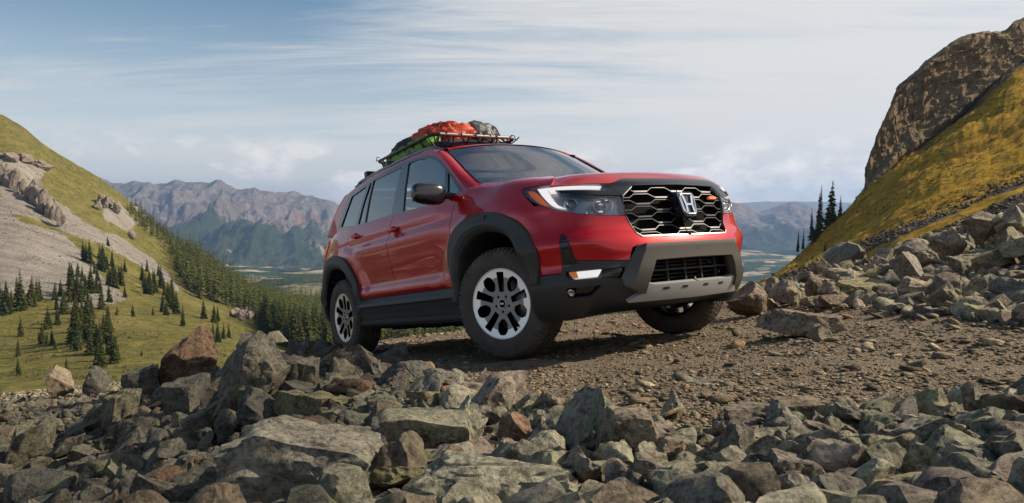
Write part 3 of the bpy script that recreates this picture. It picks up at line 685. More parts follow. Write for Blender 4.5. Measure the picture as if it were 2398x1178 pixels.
def merge(items, lib, name, m, upright, smooth=False):
    """items: x, y, z, size, tint -> one merged mesh of loose stones"""
    Vs, Fs, Cs = [], [], []; n = 0
    for i, (x, y, z, s, c) in enumerate(items):
        V_, F_ = lib[i % len(lib)]
        if upright: 
            a = rng.rand()*6.28; ca, sa = math.cos(a), math.sin(a); R3 = np.array([[ca, -sa, 0], [sa, ca, 0], [0, 0, 1.0]])
            t = rng.normal(size=2)*upright; R3 = R3@np.array([[1, 0, t[0]], [0, 1, t[1]], [-t[0], -t[1], 1]])
        else: R3 = rotm(rng)
        Vs.append((V_*s)@R3.T+[x, y, z]); Fs.append(F_+n); n += len(V_); Cs.append(np.broadcast_to(np.array([*c, 1.0]), (len(V_), 4)))
    V_ = np.concatenate(Vs); me = fast_mesh(name, V_, np.concatenate(Fs), smooth)
    at = me.attributes.new('tint', 'FLOAT_COLOR', 'POINT'); at.data.foreach_set('color', np.concatenate(Cs).astype(np.float32).ravel())
    if smooth: me.set_sharp_from_angle(angle=R_(25))
    return tag(link(name, me, m), kind='stuff')
def tj(tn, x=9, y=0):
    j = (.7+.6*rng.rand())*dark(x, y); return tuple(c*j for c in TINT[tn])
rest = cand[NI:]
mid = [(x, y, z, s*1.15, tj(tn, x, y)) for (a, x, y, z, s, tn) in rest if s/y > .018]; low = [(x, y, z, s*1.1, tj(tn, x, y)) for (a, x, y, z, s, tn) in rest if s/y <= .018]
print('rocks', len(cand), len(mid), len(low))
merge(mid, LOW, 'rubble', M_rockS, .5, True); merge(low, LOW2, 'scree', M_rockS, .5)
# gravel and flat chips on the track
chips = []
CH = [(.18, .135, .09), (.25, .19, .125), (.31, .245, .165), (.14, .108, .078), (.22, .175, .122), (.26, .17, .105), (.21, .185, .13), (.35, .29, .21)]
for _ in range(70000):
    y = 1.3+11.5*rng.rand()**1.9; x = y*(-.78+1.56*rng.rand()); rk = rocky(x, y)
    if rng.rand() < rk*.75: continue
    lat = (x-.728)*.8209+(y-5.484)*.5709
    if abs(abs(lat)-.82) < .16 and rng.rand() < .72: continue
    s = .006+.020*rng.rand()**2.2+.0016*y
    if rng.rand() < .045: s *= 1.8+2.2*rng.rand()**2
    z = near_z(x, y, True)
    if not visible(x, y, z): continue
    c = CH[rng.randint(len(CH))]; j = .75+.5*rng.rand(); chips.append((x, y, z+s*.10, s, tuple(q*j for q in c)))
print('chips', len(chips))
merge(chips, TINY, 'gravel', M_rockS, .16)
# rubble covering the dark scree strip on the right hillside and the crest beyond the car
sc = []
nu, nv = RHV.shape[:2]
for _ in range(42000):
    i = rng.randint(60, nu-1); j = rng.randint(5, nv-40); p = RHV[i, j]+(RHV[i+1, j]-RHV[i, j])*rng.rand()+(RHV[i, j+1]-RHV[i, j])*rng.rand()
    px, py = W2P(p)
    if not (1700 < px < 2900) or p[1] < 25: continue
    line = np.interp(px, [1700, 1830, 1950, 2050, 2200, 2398, 2700], [705, 655, 605, 562, 500, 415, 290])
    l2 = np.interp(px, [1800, 1950, 2150, 2398, 2700], [690, 640, 545, 440, 320])
    if py < line+rng.normal()*9 or abs(py-l2) < 11: continue
    s = p[1]*(.0026+.0060*rng.rand()**3); c = [(.075, .056, .040), (.105, .08, .058), (.05, .038, .028), (.15, .115, .085)][rng.randint(4)]; sc.append((p[0], p[1], p[2]+s*.1, s, c))
print('hill scree', len(sc))
merge(sc, LOW2, 'hillside_scree', M_rockS, .4)
tl = []
nu, nv = LHV.shape[:2]
for _ in range(60000):
    i = rng.randint(60, nu-1); j = rng.randint(40, nv-40); p = LHV[i, j]+(LHV[i+1, j]-LHV[i, j])*rng.rand()+(LHV[i, j+1]-LHV[i, j])*rng.rand()
    px, py = W2P(p)
    if not (-20 < px < 440): continue
    k = [pip((px, py), q) for q in TALUS]
    if not any(k): continue
    if fbm(p[0]*.025, p[1]*.006, 2, 4) < -.02 and rng.rand() < .8: continue
    s = p[1]*(.0010+.0022*rng.rand()**4); c = [(.14, .125, .105), (.21, .19, .165), (.09, .08, .068), (.30, .275, .24)][rng.randint(4)]; tl.append((p[0], p[1], p[2]+s*.1, s, c))
print('talus', len(tl))
merge(tl, TINY, 'talus', M_rockS, .4)
# outcrops on the left slope
def surf_hit(GV_, px, py, y0=20):
    best = None; d = 1e9
    if not hasattr(surf_hit, 'c'): surf_hit.c = {}
    k = id(GV_)
    if k not in surf_hit.c:
        P = GV_.reshape(-1, 3); dz = P[:, 1]*CP-P[:, 2]*SP; up = P[:, 1]*SP+P[:, 2]*CP; surf_hit.c[k] = (P, 1199+FPX*P[:, 0]/dz, 589-FPX*up/dz)
    P, X_, Y_ = surf_hit.c[k]; q = (X_-px)**2+(Y_-py)**2+np.where(P[:, 1] < y0, 1e6, 0)
    m = np.argsort(q)[:4]; w = 1/(q[m]+.05); return (P[m]*w[:, None]).sum(0)/w.sum()
def outcrop(pts, label):
    mb_v, mb_f, n = [], [], 0
    for (px, py, wpx, hpx, sd) in pts:
        p = surf_hit(LHV, px, py); sc_ = p[1]/FPX; V_, F_ = rock_shape(sd, 4, 10, .12)
        lean = V_[:, 2]*.0
        V_ = V_*np.array([wpx/2*sc_, wpx*.7*sc_, hpx/2*sc_]); V_[:, 0] += V_[:, 2]*.10
        V_ = V_+p+np.array([0, wpx*.1*sc_, hpx*.30*sc_]); mb_v.append(V_); mb_f.append(F_+n); n += len(V_)
    me = fast_mesh('rock_outcrop', np.concatenate(mb_v), np.concatenate(mb_f), False); o = link('rock_outcrop', me, M_out); tag(o, label, 'rock outcrop')
r8 = np.random.RandomState(5)
def along(poly, n, w, h, sd):
    P = np.array(poly, float); s = np.concatenate([[0], np.cumsum(np.linalg.norm(np.diff(P, axis=0), axis=1))]); out = []
    for k in range(n):
        q = s[-1]*(k+.5)/n; x = np.interp(q, s, P[:, 0])+r8.normal()*2; y = np.interp(q, s, P[:, 1])+r8.normal()*4; f = .7+.6*r8.rand(); out.append((x, y, w*f, h*f*(.8+.4*r8.rand()), sd+k))
    return out
outcrop(along([(-10, 425), (30, 440), (60, 462), (95, 492), (125, 515), (145, 528)], 17, 20, 52, 700), 'tall brown rock buttress broken into pillars above the grey talus on the left slope')
outcrop(along([(0, 365), (40, 372), (80, 385), (112, 398)], 14, 24, 16, 730), 'low grey rock band high on the left slope above the pillared buttress')
outcrop(along([(228, 478), (250, 488), (275, 496), (292, 505)], 11, 17, 30, 760), 'small brown outcrop just under the left ridge line')
outcrop(along([(318, 505), (335, 525), (350, 538)], 7, 15, 22, 780), 'narrow outcrop among the trees on the left ridge')
outcrop(along([(540, 742), (560, 745), (585, 750)], 9, 19, 26, 790), 'pale rock outcrop among the firs above the crest')
outcrop(along([(308, 560), (312, 564)], 2, 12, 20, 810), 'tiny lone rock on the grassy left slope')
outcrop(along([(440, 560), (447, 568)], 2, 8, 18, 820), 'small grey rock stub beside the forest edge')

# ================================================================== trees
rt = np.random.RandomState(21)
def m_needle(name, base):
    def f(nt, N, L, b):
        p = pos(N); a = tex(N, L, p, 1.3, 6, .7); oi = N.new('ShaderNodeObjectInfo'); k = tex(N, L, p, .02, 3, .5)
        c = ramp(N, L, a, [(.3, tuple(q*.55 for q in base)), (.55, base), (.8, tuple(q*1.9 for q in base))])
        c = mixc(N, L, madd(N, L, maprange(N, L, k, .4, .65), .45, 'MULTIPLY'), c, (.115, .105, .022))
        L.new(c, b.inputs['Base Color']); b.inputs['Roughness'].default_value = .9; b.inputs['Specular IOR Level'].default_value = .15
        b.inputs['Subsurface Weight'].default_value = 0
    return objcoord_mat(name, f)
M_fir = m_needle('fir_needles', (.044, .062, .018)); M_fir2 = m_needle('forest_needles', (.070, .082, .020)); M_bark = mat('spruce_bark', (.07, .05, .038), .95, bump=(4, .6, .05))
def crown_arrays(seed, H=1.0, Rr=.15, tiers=26, nb=9, gap=.10, ragged=.35, blade=3, low=.06):
    r = np.random.RandomState(seed); V = []; F = []
    for t in range(tiers):
        q = (t+r.rand()*.6)/tiers; z = low+(1-low)*q; rad = Rr*(1-q)**.85*(1-ragged*r.rand())+.006
        n = max(4, int(nb*(1-q*.55)))
        a0 = r.rand()*6.28
        for k in range(n):
            if r.rand() < gap: continue
            a = a0+6.283*k/n+r.normal()*.25; L_ = rad*(.65+.5*r.rand()); w = L_*.42+.006; dr = L_*(.25+.45*r.rand()); up = .03*r.rand()
            d = np.array([math.cos(a), math.sin(a), 0]); s = np.array([-d[1], d[0], 0]); o = np.array([0, 0, z+up*.4])
            for bl in range(blade):
                tw = (bl-(blade-1)/2)*.7+r.normal()*.2; side = s*math.cos(tw)+np.array([0, 0, 1])*math.sin(tw)
                b = len(V); m = o+d*L_*.55-np.array([0, 0, dr*.35]); e = o+d*L_-np.array([0, 0, dr])
                V += [o-side*w*.12, o+side*w*.12, m+side*w*.62*(.7+.5*r.rand())-np.array([0, 0, .25*w]), e, m-side*w*.62*(.7+.5*r.rand())-np.array([0, 0, .25*w])]
                F += [(b, b+1, b+2), (b, b+2, b+4), (b+4, b+2, b+3)]
    return np.array(V)*H, np.array(F)
def trunk_mesh(r0=.018, H=1.0):
    mb = MB(); mb.tube([(0, 0, -.06), (0, 0, .3), (.003, 0, .6), (0, 0, .97)], [r0, r0*.75, r0*.45, .002], 7); me = bpy.data.meshes.new('trunk'); me.from_pydata(mb.v, [], mb.f); me.update(); me.materials.append(M_bark); return me
TRK = trunk_mesh()
CRW = []
for k in range(6):
    V_, F_ = crown_arrays(40+k, 1.0, [.165, .19, .15, .18, .20, .155][k], 34, 12, .06, .32, 2); me = fast_mesh('crown', V_, F_); me.materials.append(M_fir); CRW.append(me)
CRB = []
for k in range(3):
    V_, F_ = crown_arrays(60+k, 1.0, [.15, .17, .16][k], 40, 11, .22, .6, 3, .10); me = fast_mesh('crown', V_, F_); me.materials.append(M_fir); CRB.append(me)
def tree(p, h, label, group, cr, rz=None, wid=1.0):
    t = empty('fir_tree', tuple(p)); t.scale = (h*wid, h*wid, h); t.rotation_euler = (rt.normal()*.028, rt.normal()*.028, rt.rand()*6.28 if rz is None else rz)
    for nm, me in (('trunk', TRK), ('crown', cr)):
        o = bpy.data.objects.new(nm, me); COL.objects.link(o); o.parent = t
    tag(t, label, 'tree', group); return t
# trees on the left slope measured in an enlargement of the picture: foot x, foot y, height
TL = [(355,655,80),(380,665,90),(365,640,60),(425,690,95),(432,650,60),(475,680,70),(455,690,60),(490,770,80),(515,760,90),(530,700,50),(300,760,90),(310,800,120),(350,740,60),(385,790,110),(345,830,110),(232,820,70),(258,800,60),(75,820,90),(90,865,150),(130,840,110),(155,825,90),(170,820,80),(25,880,120),(10,870,90),(25,790,50),(205,940,85),(245,925,80),(265,880,90),(275,860,80),(240,860,60),(88,975,75),(180,1005,80),(165,990,40),(220,1010,60),(232,1030,45),(75,1060,75),(82,1140,70),(320,1000,170),(330,1035,120),(345,960,120),(375,990,150),(380,1055,130),(390,900,90),(410,1050,120),(425,1000,90),(415,1105,120),(435,1110,110),(465,960,110),(470,1050,150),(485,1090,110),(455,900,60),(430,860,90),(465,830,70),(530,810,50),(565,890,50),(605,740,70),(625,700,50),(620,795,80),(640,800,90),(660,790,90),(685,770,90),(675,720,50),(690,870,80),(650,885,35),(705,885,60),(720,850,90),(740,860,100),(750,880,90),(775,930,80),(865,900,75),(910,915,70),(925,910,60),(905,1010,90),(925,1000,80),(948,985,60),(970,980,50),(415,740,60),(400,710,50),(440,700,80),(410,790,70),(360,800,80),(330,770,60),(295,830,60),(325,880,90),(350,900,80),(372,870,90),(395,950,90),(440,980,90),(455,1010,110),(500,1075,60),(280,1105,45),(300,1030,30),(600,1060,30),(495,885,35),(460,590,35),(50,850,70),(110,855,60),(0,850,100),(148,850,60),(458,760,70),(470,745,60),(505,735,60),(612,770,60),(632,760,60),(655,750,60),(700,800,60),(715,820,70),(730,800,80)]
TLM = [(5, 720, 'in the clump at the left picture edge'), (48, 690, 'in the pair at the left below the talus'), (85, 690, 'in the row under the grey talus foot'), (48, 790, 'alone on the meadow at far left'), (42, 850, 'beside the meadow path'), (115, 750, 'on the meadow left of the big clump'), (140, 720, 'at the left side of the big clump'), (105, 800, 'in the small group left of the tall clump'), (180, 790, 'in the tall clump on the meadow'), (205, 850, 'low in the tall clump on the meadow'), (235, 830, 'in the tall clump behind the crest rocks'), (265, 850, 'at the right end of the tall clump'), (200, 610, 'in the highest pair on the talus edge'), (245, 630, 'in the group under the middle outcrop'), (280, 670, 'in the group above the meadow'), (170, 660, 'on the grey talus foot'), (215, 690, 'above the tall clump'), (300, 740, 'small and alone on the open grass'), (345, 690, 'in the clump where the grass meets the talus'), (370, 680, 'at the left edge of the forest'), (390, 740, 'on the grass below the forest'), (425, 760, 'at the lower left forest corner'), (478, 745, 'alone right of the grassy knoll'), (505, 750, 'left of the pale outcrop'), (510, 800, 'right above the crest boulders'), (330, 830, 'low on the meadow behind the rust boulder'), (155, 855, 'small and low beside the path')]
TL = [(a, b, c*1.22) for a, b, c in TL]
rj = np.random.RandomState(8)
for a, b, c in list(TL):
    if rj.rand() < .5 and 180 < a < 520: TL.append((a+rj.normal()*16, b+rj.normal()*12, c*(.55+.5*rj.rand())))
made_t = []; n_ind = 0; taken = []
for i, (zx, zy, zh) in enumerate(TL):
    px, py = zx/1.8122, 250+zy/1.8122; hp = zh/1.8122
    p = surf_hit(LHV, px, py); h = hp/FPX*p[1]; p = p-np.array([0, 0, h*.03]); taken.append((p[0], p[1]))
    where = 'on the meadow at the foot of the slope' if py > 760 else ('below the grey talus on the left slope' if px < 250 else 'on the grassy left slope')
    size = 'tall' if hp > 50 else ('small' if hp < 28 else 'medium')
    lm = min(TLM, key=lambda q: (q[0]-px)**2+(q[1]-py)**2)
    made_t.append((tree(p, h, '%s dark green fir %s' % (size, lm[2]), 'firs scattered on the left slope', CRW[i % 6], wid=1.05+.25*rt.rand()), px)); n_ind += 1
ordinals(made_t)
FOR = [(400, 575), (425, 560), (450, 570), (500, 615), (560, 655), (640, 690), (760, 700), (900, 700), (1100, 700), (1560, 700), (1600, 720), (1600, 830), (900, 830), (700, 830), (640, 800), (610, 765), (585, 740), (520, 712), (470, 700), (430, 665), (404, 610)]
RID = [(296, 486), (332, 496), (435, 562), (452, 590), (410, 600), (350, 552), (305, 508)]
cf = []
nu, nv = LHV.shape[:2]; gcell = {}
def okc(x, y, d):
    i, j = int(x//d), int(y//d)
    for a in (-1, 0, 1):
        for b in (-1, 0, 1):
            for q in gcell.get((i+a, j+b), ()):
                if (q[0]-x)**2+(q[1]-y)**2 < d*d*.8: return False
    gcell.setdefault((i, j), []).append((x, y)); return True
for _ in range(150000):
    i = rt.randint(0, nu-1); j = rt.randint(0, nv-1); p = LHV[i, j]+(LHV[i+1, j]-LHV[i, j])*rt.rand()+(LHV[i, j+1]-LHV[i, j])*rt.rand()
    if p[1] < 225: continue
    px, py = W2P(p)
    if not (pip((px, py), FOR) or pip((px, py), RID)): continue
    if not okc(p[0], p[1], 5.0 if p[1] < 480 else 6.4): continue
    cf.append((p[1], p))
cf.sort(key=lambda q: q[0]); print('forest', len(cf))
K_ = 292-n_ind
vis = [c for c in cf if 380 < W2P(c[1])[0] < 800 or (1320 < W2P(c[1])[0] < 1520)]
first = set(id(c[1]) for c in vis[:K_])
for c in vis[:K_]:
    h = 15+9*rt.rand(); tree(c[1]-np.array([0, 0, .5]), h, 'fir in the near edge of the dense forest behind the car', 'firs at the near edge of the forest', CRW[rt.randint(6)], wid=1.15)
FV = []; FF = []; n = 0
lowc = [crown_arrays(80+k, 1.0, [.16, .15, .18, .155][k], 18, 7, .10, .35, 1, .05) for k in range(4)]
for c in cf:
    if id(c[1]) in first: continue
    h = (17+13*rt.rand())*(.6 if pip(W2P(c[1]), RID) else 1); V_, F_ = lowc[rt.randint(4)]; a = rt.rand()*6.28; ca, sa = math.cos(a), math.sin(a)
    FV.append((V_*h)@np.array([[ca, -sa, 0], [sa, ca, 0], [0, 0, 1]]).T*[1.2, 1.2, 1]+c[1]); FF.append(F_+n); n += len(V_)
me = fast_mesh('forest', np.concatenate(FV), np.concatenate(FF)); tag(link('forest', me, M_fir2), kind='stuff')
# low shrubs and tufts on both slopes
def tufts(GV_, n_, ysel, cols, name, m, hgt):
    V, F, n = [], [], 0; nu, nv = GV_.shape[:2]; lib = [crown_arrays(200+k, 1.0, .8, 3, 6, .0, .3, 1, .02) for k in range(3)]
    for _ in range(n_):
        i = rt.randint(0, nu-1); j = rt.randint(0, nv-1); p = GV_[i, j]+(GV_[i+1, j]-GV_[i, j])*rt.rand()+(GV_[i, j+1]-GV_[i, j])*rt.rand()
        px, py = W2P(p)
        if not (-30 < px < 2430) or not ysel(px, py, p): continue
        if fbm(p[0]*.03, p[1]*.03, 5, 3) < -.05: continue
        h = hgt*(.4+1.0*rt.rand()**2); V_, F_ = lib[rt.randint(3)]; V.append(V_*h+p); F.append(F_+n); n += len(V_)
    me = fast_mesh(name, np.concatenate(V), np.concatenate(F)); return tag(link(name, me, m), kind='stuff')
M_sh = m_needle('meadow_shrub', (.075, .080, .020)); M_sh2 = m_needle('autumn_shrub', (.26, .15, .018))
tufts(LHV, 16000, lambda px, py, p: px < 640 and p[1] > 130 and not any(pip((px, py), q) for q in TALUS[:3]), None, 'meadow_shrubs', M_sh, 1.3)
tufts(RHV, 22000, lambda px, py, p: px > 1750 and 70 < p[1] < 232 and py < np.interp(px, [1700, 1830, 1950, 2050, 2200, 2398, 2700], [700, 650, 600, 557, 495, 410, 285]), None, 'autumn_shrubs', M_sh2, .75)
# the group on the right hillside
for i, (px, py, hp, wd, lab) in enumerate([(1915, 562, 134, .85, 'tall sparse spruce, leftmost of the big trees by the right hillside'), (1943, 540, 122, 1.15, 'tallest full spruce on the edge of the right hillside'), (1967, 520, 66, 1.0, 'short spruce right of the tallest one on the right hillside edge'),
        (1900, 565, 82, .8, 'thin spruce just left of the tall sparse spruce'), (1868, 588, 56, .55, 'thin bare spruce far down the right hillside edge'), (1880, 584, 54, .6, 'thin spruce next to the bare one down the right hillside edge'), (1931, 592, 30, 1.1, 'small dark fir on the orange hillside below the tall spruces'), (1975, 522, 30, 1.6, 'bushy young fir at the foot of the short spruce'), (1908, 566, 40, 1.6, 'low bushy fir under the tall sparse spruce')]):
    p = P2W(px, py+3, 198.0) if i != 6 else surf_hit(RHV, px, py)
    tree(p, hp/FPX*p[1], lab, None, CRB[i % 3] if i < 6 else CRW[i % 6], wid=wd)
# distant woods on the valley ridge
FV = []; FF = []; n = 0; lowd = [crown_arrays(95+k, 1.0, .2, 5, 5, .0, .3, 1, .02) for k in range(3)]
for _ in range(5200):
    y = 1900+1300*rt.rand(); px = rt.uniform(500, 900) if rt.rand() < .8 else rt.uniform(1690, 1900); x = (px-1199)/FPX*y
    z = -330-40*float(smoothstep(900, 3000, y))+35*fbm(x*.0008, y*.0008, 1, 5)+165*math.exp(-((y-2600)/520)**2)*math.exp(-((px-690)/260)**2)+18*fbm(x*.006, y*.006, 4, 4)*math.exp(-((y-2600)/700)**2)
    if fbm(x*.002, y*.002, 7, 3) < -.12: continue
    h = 18+9*rt.rand(); V_, F_ = lowd[rt.randint(3)]; FV.append(V_*h*[1.5, 1.5, 1]+[x, y, z-1]); FF.append(F_+n); n += len(V_)
me = fast_mesh('distant_forest', np.concatenate(FV), np.concatenate(FF)); tag(link('distant_forest', me, M_fir), kind='stuff')
# meadow tufts: grass blades by the brown rocks at the track edge
gb = MB(); base = ground_hit(1868, 1015); rr = np.random.RandomState(3)
for k in range(26):
    a = rr.rand()*6.28; L_ = .03+.05*rr.rand(); o_ = base+np.array([rr.normal()*.03, rr.normal()*.02, .0]); d = np.array([math.cos(a)*.5, math.sin(a)*.5, 1.0])
    tip = o_+d*L_; m_ = o_+d*L_*.55+np.array([0, 0, .006]); s_ = np.array([.0016, 0, 0])
    gb.add([o_-s_, o_+s_, m_+s_*.7, tip, m_-s_*.7], [(0, 1, 2, 4), (4, 2, 3)])
tag(gb.build('grass_tuft', mat('grass_blade', (.12, .16, .03), .7), None), 'small green grass tuft growing among the stones at the near track edge', 'grass tuft')
# --- air
hz = MB(); hz.box((0, 7600, 260), (34000, 21000, 2600)); me = bpy.data.meshes.new('haze'); 
hz.v = [(x, y, (-620 if z < 0 else 640)) for x, y, z in hz.v]
me.from_pydata(hz.v, [], hz.f); me.update(); hm = bpy.data.materials.new('mountain_haze'); hm.use_nodes = True; nt = hm.node_tree; nt.nodes.clear()
o_ = nt.nodes.new('ShaderNodeOutputMaterial'); vv = nt.nodes.new('ShaderNodeVolumePrincipled'); vv.inputs['Color'].default_value = (.38, .60, 1.0, 1); vv.inputs['Density'].default_value = 6.2e-5; vv.inputs['Anisotropy'].default_value = .25
nt.links.new(vv.outputs[0], o_.inputs['Volume']); tag(link('haze', me, hm), kind='stuff')

# ================================================================== the red SUV
# All numbers are metres in the car's own frame: x forward from the front axle, y left, z up from the tyre contacts.
M_red = mat('candy_red_paint', (.44, .0018, .008), .32, .30, .25, .9, .012)
M_blk = mat('gloss_black_trim', (.010, .011, .015), .16, 0, .5, .6, .03)
M_pla = mat('grained_black_plastic', (.040, .038, .036), .52, 0, .4, bump=(900, .25, .001))
M_grd = mat('grey_bumper_guard', (.088, .080, .071), .42, .25, .5, bump=(700, .15, .001))
M_sil = mat('silver_skid_paint', (.46, .47, .48), .38, .35, .5)
M_rim = mat('machined_alloy', (.62, .60, .58), .32, .85, .5, bump=(60, .05, .001))
M_rimd = mat('dark_grey_alloy', (.20, .19, .18), .38, .5, .5)
M_chr = mat('bright_chrome', (.80, .81, .83), .10, 1.0)
M_gun = mat('satin_grille_metal', (.115, .118, .125), .5, .6)
M_edge = mat('brushed_edge_metal', (.28, .285, .29), .35, .9)
M_drk = mat('dark_void', (.006, .006, .007), .8, 0, .1)
M_rub = mat('dusty_tyre_rubber', (.068, .055, .045), .82, 0, .25, bump=(240, .5, .002), vary=(9, .6, 1.9))
M_amb = mat('amber_lens', (.85, .22, .035), .18, 0, .5, .5, emis=(1, .25, .04), emis_s=.12)
M_wht = mat('white_light_guide', (.86, .82, .78), .25, 0, .5, .4, emis=(1, .93, .88), emis_s=.45)
M_tail = mat('red_tail_lens', (.60, .02, .02), .12, 0, .5, .8, emis=(1, .05, .02), emis_s=.08)
M_int = mat('cabin_trim', (.035, .036, .04), .7)
M_seat = mat('seat_fabric', (.06, .062, .07), .8)
M_house = mat('lamp_housing', (.27, .28, .31), .3, .45, .5, .5)
M_ref = mat('lamp_reflector', (.42, .43, .46), .22, 1.0)
def glass(name, tint, opac, rough=.0):
    m = bpy.data.materials.new(name); m.use_nodes = True; nt = m.node_tree; N = nt.nodes; L = nt.links; N.clear()
    o = N.new('ShaderNodeOutputMaterial'); t = N.new('ShaderNodeBsdfTransparent'); t.inputs[0].default_value = (*tint, 1)
    g = N.new('ShaderNodeBsdfGlossy'); g.inputs['Roughness'].default_value = rough; g.inputs[0].default_value = (1, 1, 1, 1)
    fr = N.new('ShaderNodeFresnel'); fr.inputs[0].default_value = 1.52
    ma = N.new('ShaderNodeMath'); ma.operation = 'MULTIPLY_ADD'; ma.inputs[1].default_value = 1.0; ma.inputs[2].default_value = opac; ma.use_clamp = True; L.new(fr.outputs[0], ma.inputs[0])
    x = N.new('ShaderNodeMixShader'); L.new(ma.outputs[0], x.inputs[0]); L.new(t.outputs[0], x.inputs[1]); L.new(g.outputs[0], x.inputs[2]); L.new(x.outputs[0], o.inputs[0])
    return m
M_glp = glass('tinted_privacy_glass', (.08, .10, .12), .13)
M_glf = glass('front_side_glass', (.60, .66, .68), .14)
M_glw = glass('windscreen_glass', (.62, .70, .73), .17)
M_lens = glass('clear_lamp_lens', (.9, .92, .95), .03)

# ---- body surfaces in car coordinates (x forward, y left, z up; near side is y<0)
PLAN=[(.90,0),(.887,-.25),(.85,-.48),(.765,-.68),(.63,-.82),(.43,-.905),(.12,-.938),(-.4,-.945),(-1.5,-.945),(-2.4,-.943),(-3.0,-.93),(-3.35,-.905),(-3.6,-.855),(-3.78,-.74),(-3.86,-.56),(-3.90,-.3),(-3.91,0)]
def _cr(p0,p1,p2,p3,t):
    return .5*((2*p1)+(p2-p0)*t+(2*p0-5*p1+4*p2-p3)*t*t+(3*p1-p0-3*p2+p3)*t**3)
def _dense():
    P=[np.array(p,float) for p in PLAN]
    P=[P[1]*[1,-1]]+P+[P[-2]*[1,-1]]
    out=[]
    for i in range(1,len(P)-2):
        a,b,c,d=P[i-1:i+3]
        # non-uniform: hermite with chord-scaled tangents
        h=np.linalg.norm(c-b);m1=(c-a)/(np.linalg.norm(c-b)+np.linalg.norm(b-a))*h;m2=(d-b)/(np.linalg.norm(d-c)+np.linalg.norm(c-b))*h
        for k in range(24):
            t=k/24.;out.append((2*t**3-3*t*t+1)*b+(t**3-2*t*t+t)*m1+(-2*t**3+3*t*t)*c+(t**3-t*t)*m2)
    out.append(P[-2]);out=np.array(out)
    s=np.concatenate([[0],np.cumsum(np.linalg.norm(np.diff(out,axis=0),axis=1))])
    T=np.gradient(out,axis=0);T/=np.linalg.norm(T,axis=1)[:,None]
    N=np.stack([-T[:,1],T[:,0]],1)*-1
    # outward: at front centre should be +x
    if N[0,0]<0:N=-N
    for _ in range(6): N[1:-1]=(N[:-2]+2*N[1:-1]+N[2:])/4
    N/=np.linalg.norm(N,axis=1)[:,None]
    return out,s,N
PP,SS,NN=_dense()
UMAX=SS[-1]
def u_of_x(x): # side, x<.5
    i=np.argmin(np.abs(PP[:,0]-x)+ (PP[:,1]>-.3)*9); return SS[i]
# profiles: (v, d, z)
def T_(*r): return np.array(r,float)
SIDE=T_((.24,-.07,.24),(.30,-.02,.30),(.40,.01,.40),(.50,.005,.50),(.54,-.012,.54),(.58,.004,.58),(.625,.0,.625),(.67,-.024,.67),(.73,-.018,.73),(.82,.0,.82),(.92,.013,.92),(.99,.019,.99),(1.04,.012,1.04),(1.075,-.018,1.08),(1.10,-.020,1.11),(1.14,-.017,1.14),(1.17,-.027,1.17),(1.22,-.047,1.22),(1.28,-.075,1.28),(1.34,-.11,1.33),(1.40,-.15,1.36))
ARCH=T_((.24,-.07,.24),(.30,-.02,.30),(.40,.01,.40),(.50,.01,.50),(.54,.008,.54),(.58,.008,.58),(.625,.008,.625),(.67,.008,.67),(.73,.008,.73),(.82,.010,.82),(.92,.014,.92),(.99,.014,.99),(1.04,.0,1.04),(1.075,-.014,1.08),(1.10,-.023,1.11),(1.14,-.035,1.14),(1.17,-.050,1.17),(1.22,-.085,1.215),(1.28,-.13,1.246),(1.34,-.19,1.262),(1.40,-.26,1.272))
# fender corner region (headlamp)
CORN=T_((.24,-.11,.24),(.30,-.05,.30),(.40,.01,.40),(.50,.03,.50),(.54,.02,.54),(.58,.012,.58),(.625,.018,.625),(.67,.034,.67),(.73,.048,.73),(.82,.012,.82),(.92,-.004,.92),(.99,-.010,.99),(1.04,-.03,1.04),(1.075,-.045,1.075),(1.10,-.06,1.10),(1.14,-.08,1.13),(1.17,-.10,1.15),(1.22,-.135,1.180),(1.28,-.18,1.198),(1.34,-.24,1.212),(1.40,-.30,1.224))
FRON=T_((.24,-.16,.24),(.30,-.08,.30),(.40,.0,.40),(.50,.035,.50),(.54,.04,.54),(.58,.04,.58),(.625,.04,.625),(.67,.042,.67),(.73,.026,.73),(.82,-.012,.82),(.92,-.018,.92),(.99,-.025,.99),(1.04,-.04,1.04),(1.075,-.05,1.075),(1.10,-.065,1.10),(1.14,-.09,1.125),(1.17,-.12,1.14),(1.22,-.16,1.155),(1.28,-.22,1.165),(1.34,-.28,1.175),(1.40,-.34,1.18))
REAR=T_((.24,-.15,.24),(.30,-.08,.30),(.40,.0,.40),(.50,.03,.50),(.54,.03,.54),(.58,.03,.58),(.625,.03,.625),(.67,.025,.67),(.73,.01,.73),(.82,.0,.82),(.92,-.005,.92),(.99,-.005,.99),(1.04,-.012,1.04),(1.075,-.02,1.08),(1.10,-.03,1.11),(1.14,-.04,1.14),(1.17,-.05,1.17),(1.22,-.065,1.22),(1.28,-.085,1.28),(1.34,-.12,1.34),(1.40,-.15,1.38))
ARC2=ARCH.copy(); ARC2[-4:,2]=(1.222,1.275,1.306,1.325); ARC2[-4:,1]=(-.060,-.080,-.135,-.205)
ST=[(0,FRON),(.45,FRON),(.85,CORN),(1.02,CORN),(u_of_x(.0),ARCH),(u_of_x(-.5),ARC2),(u_of_x(-.9),SIDE),(u_of_x(-2.2),SIDE),(u_of_x(-2.7),ARCH*1.),(u_of_x(-3.1),ARCH),(u_of_x(-3.5),REAR),(UMAX,REAR)]
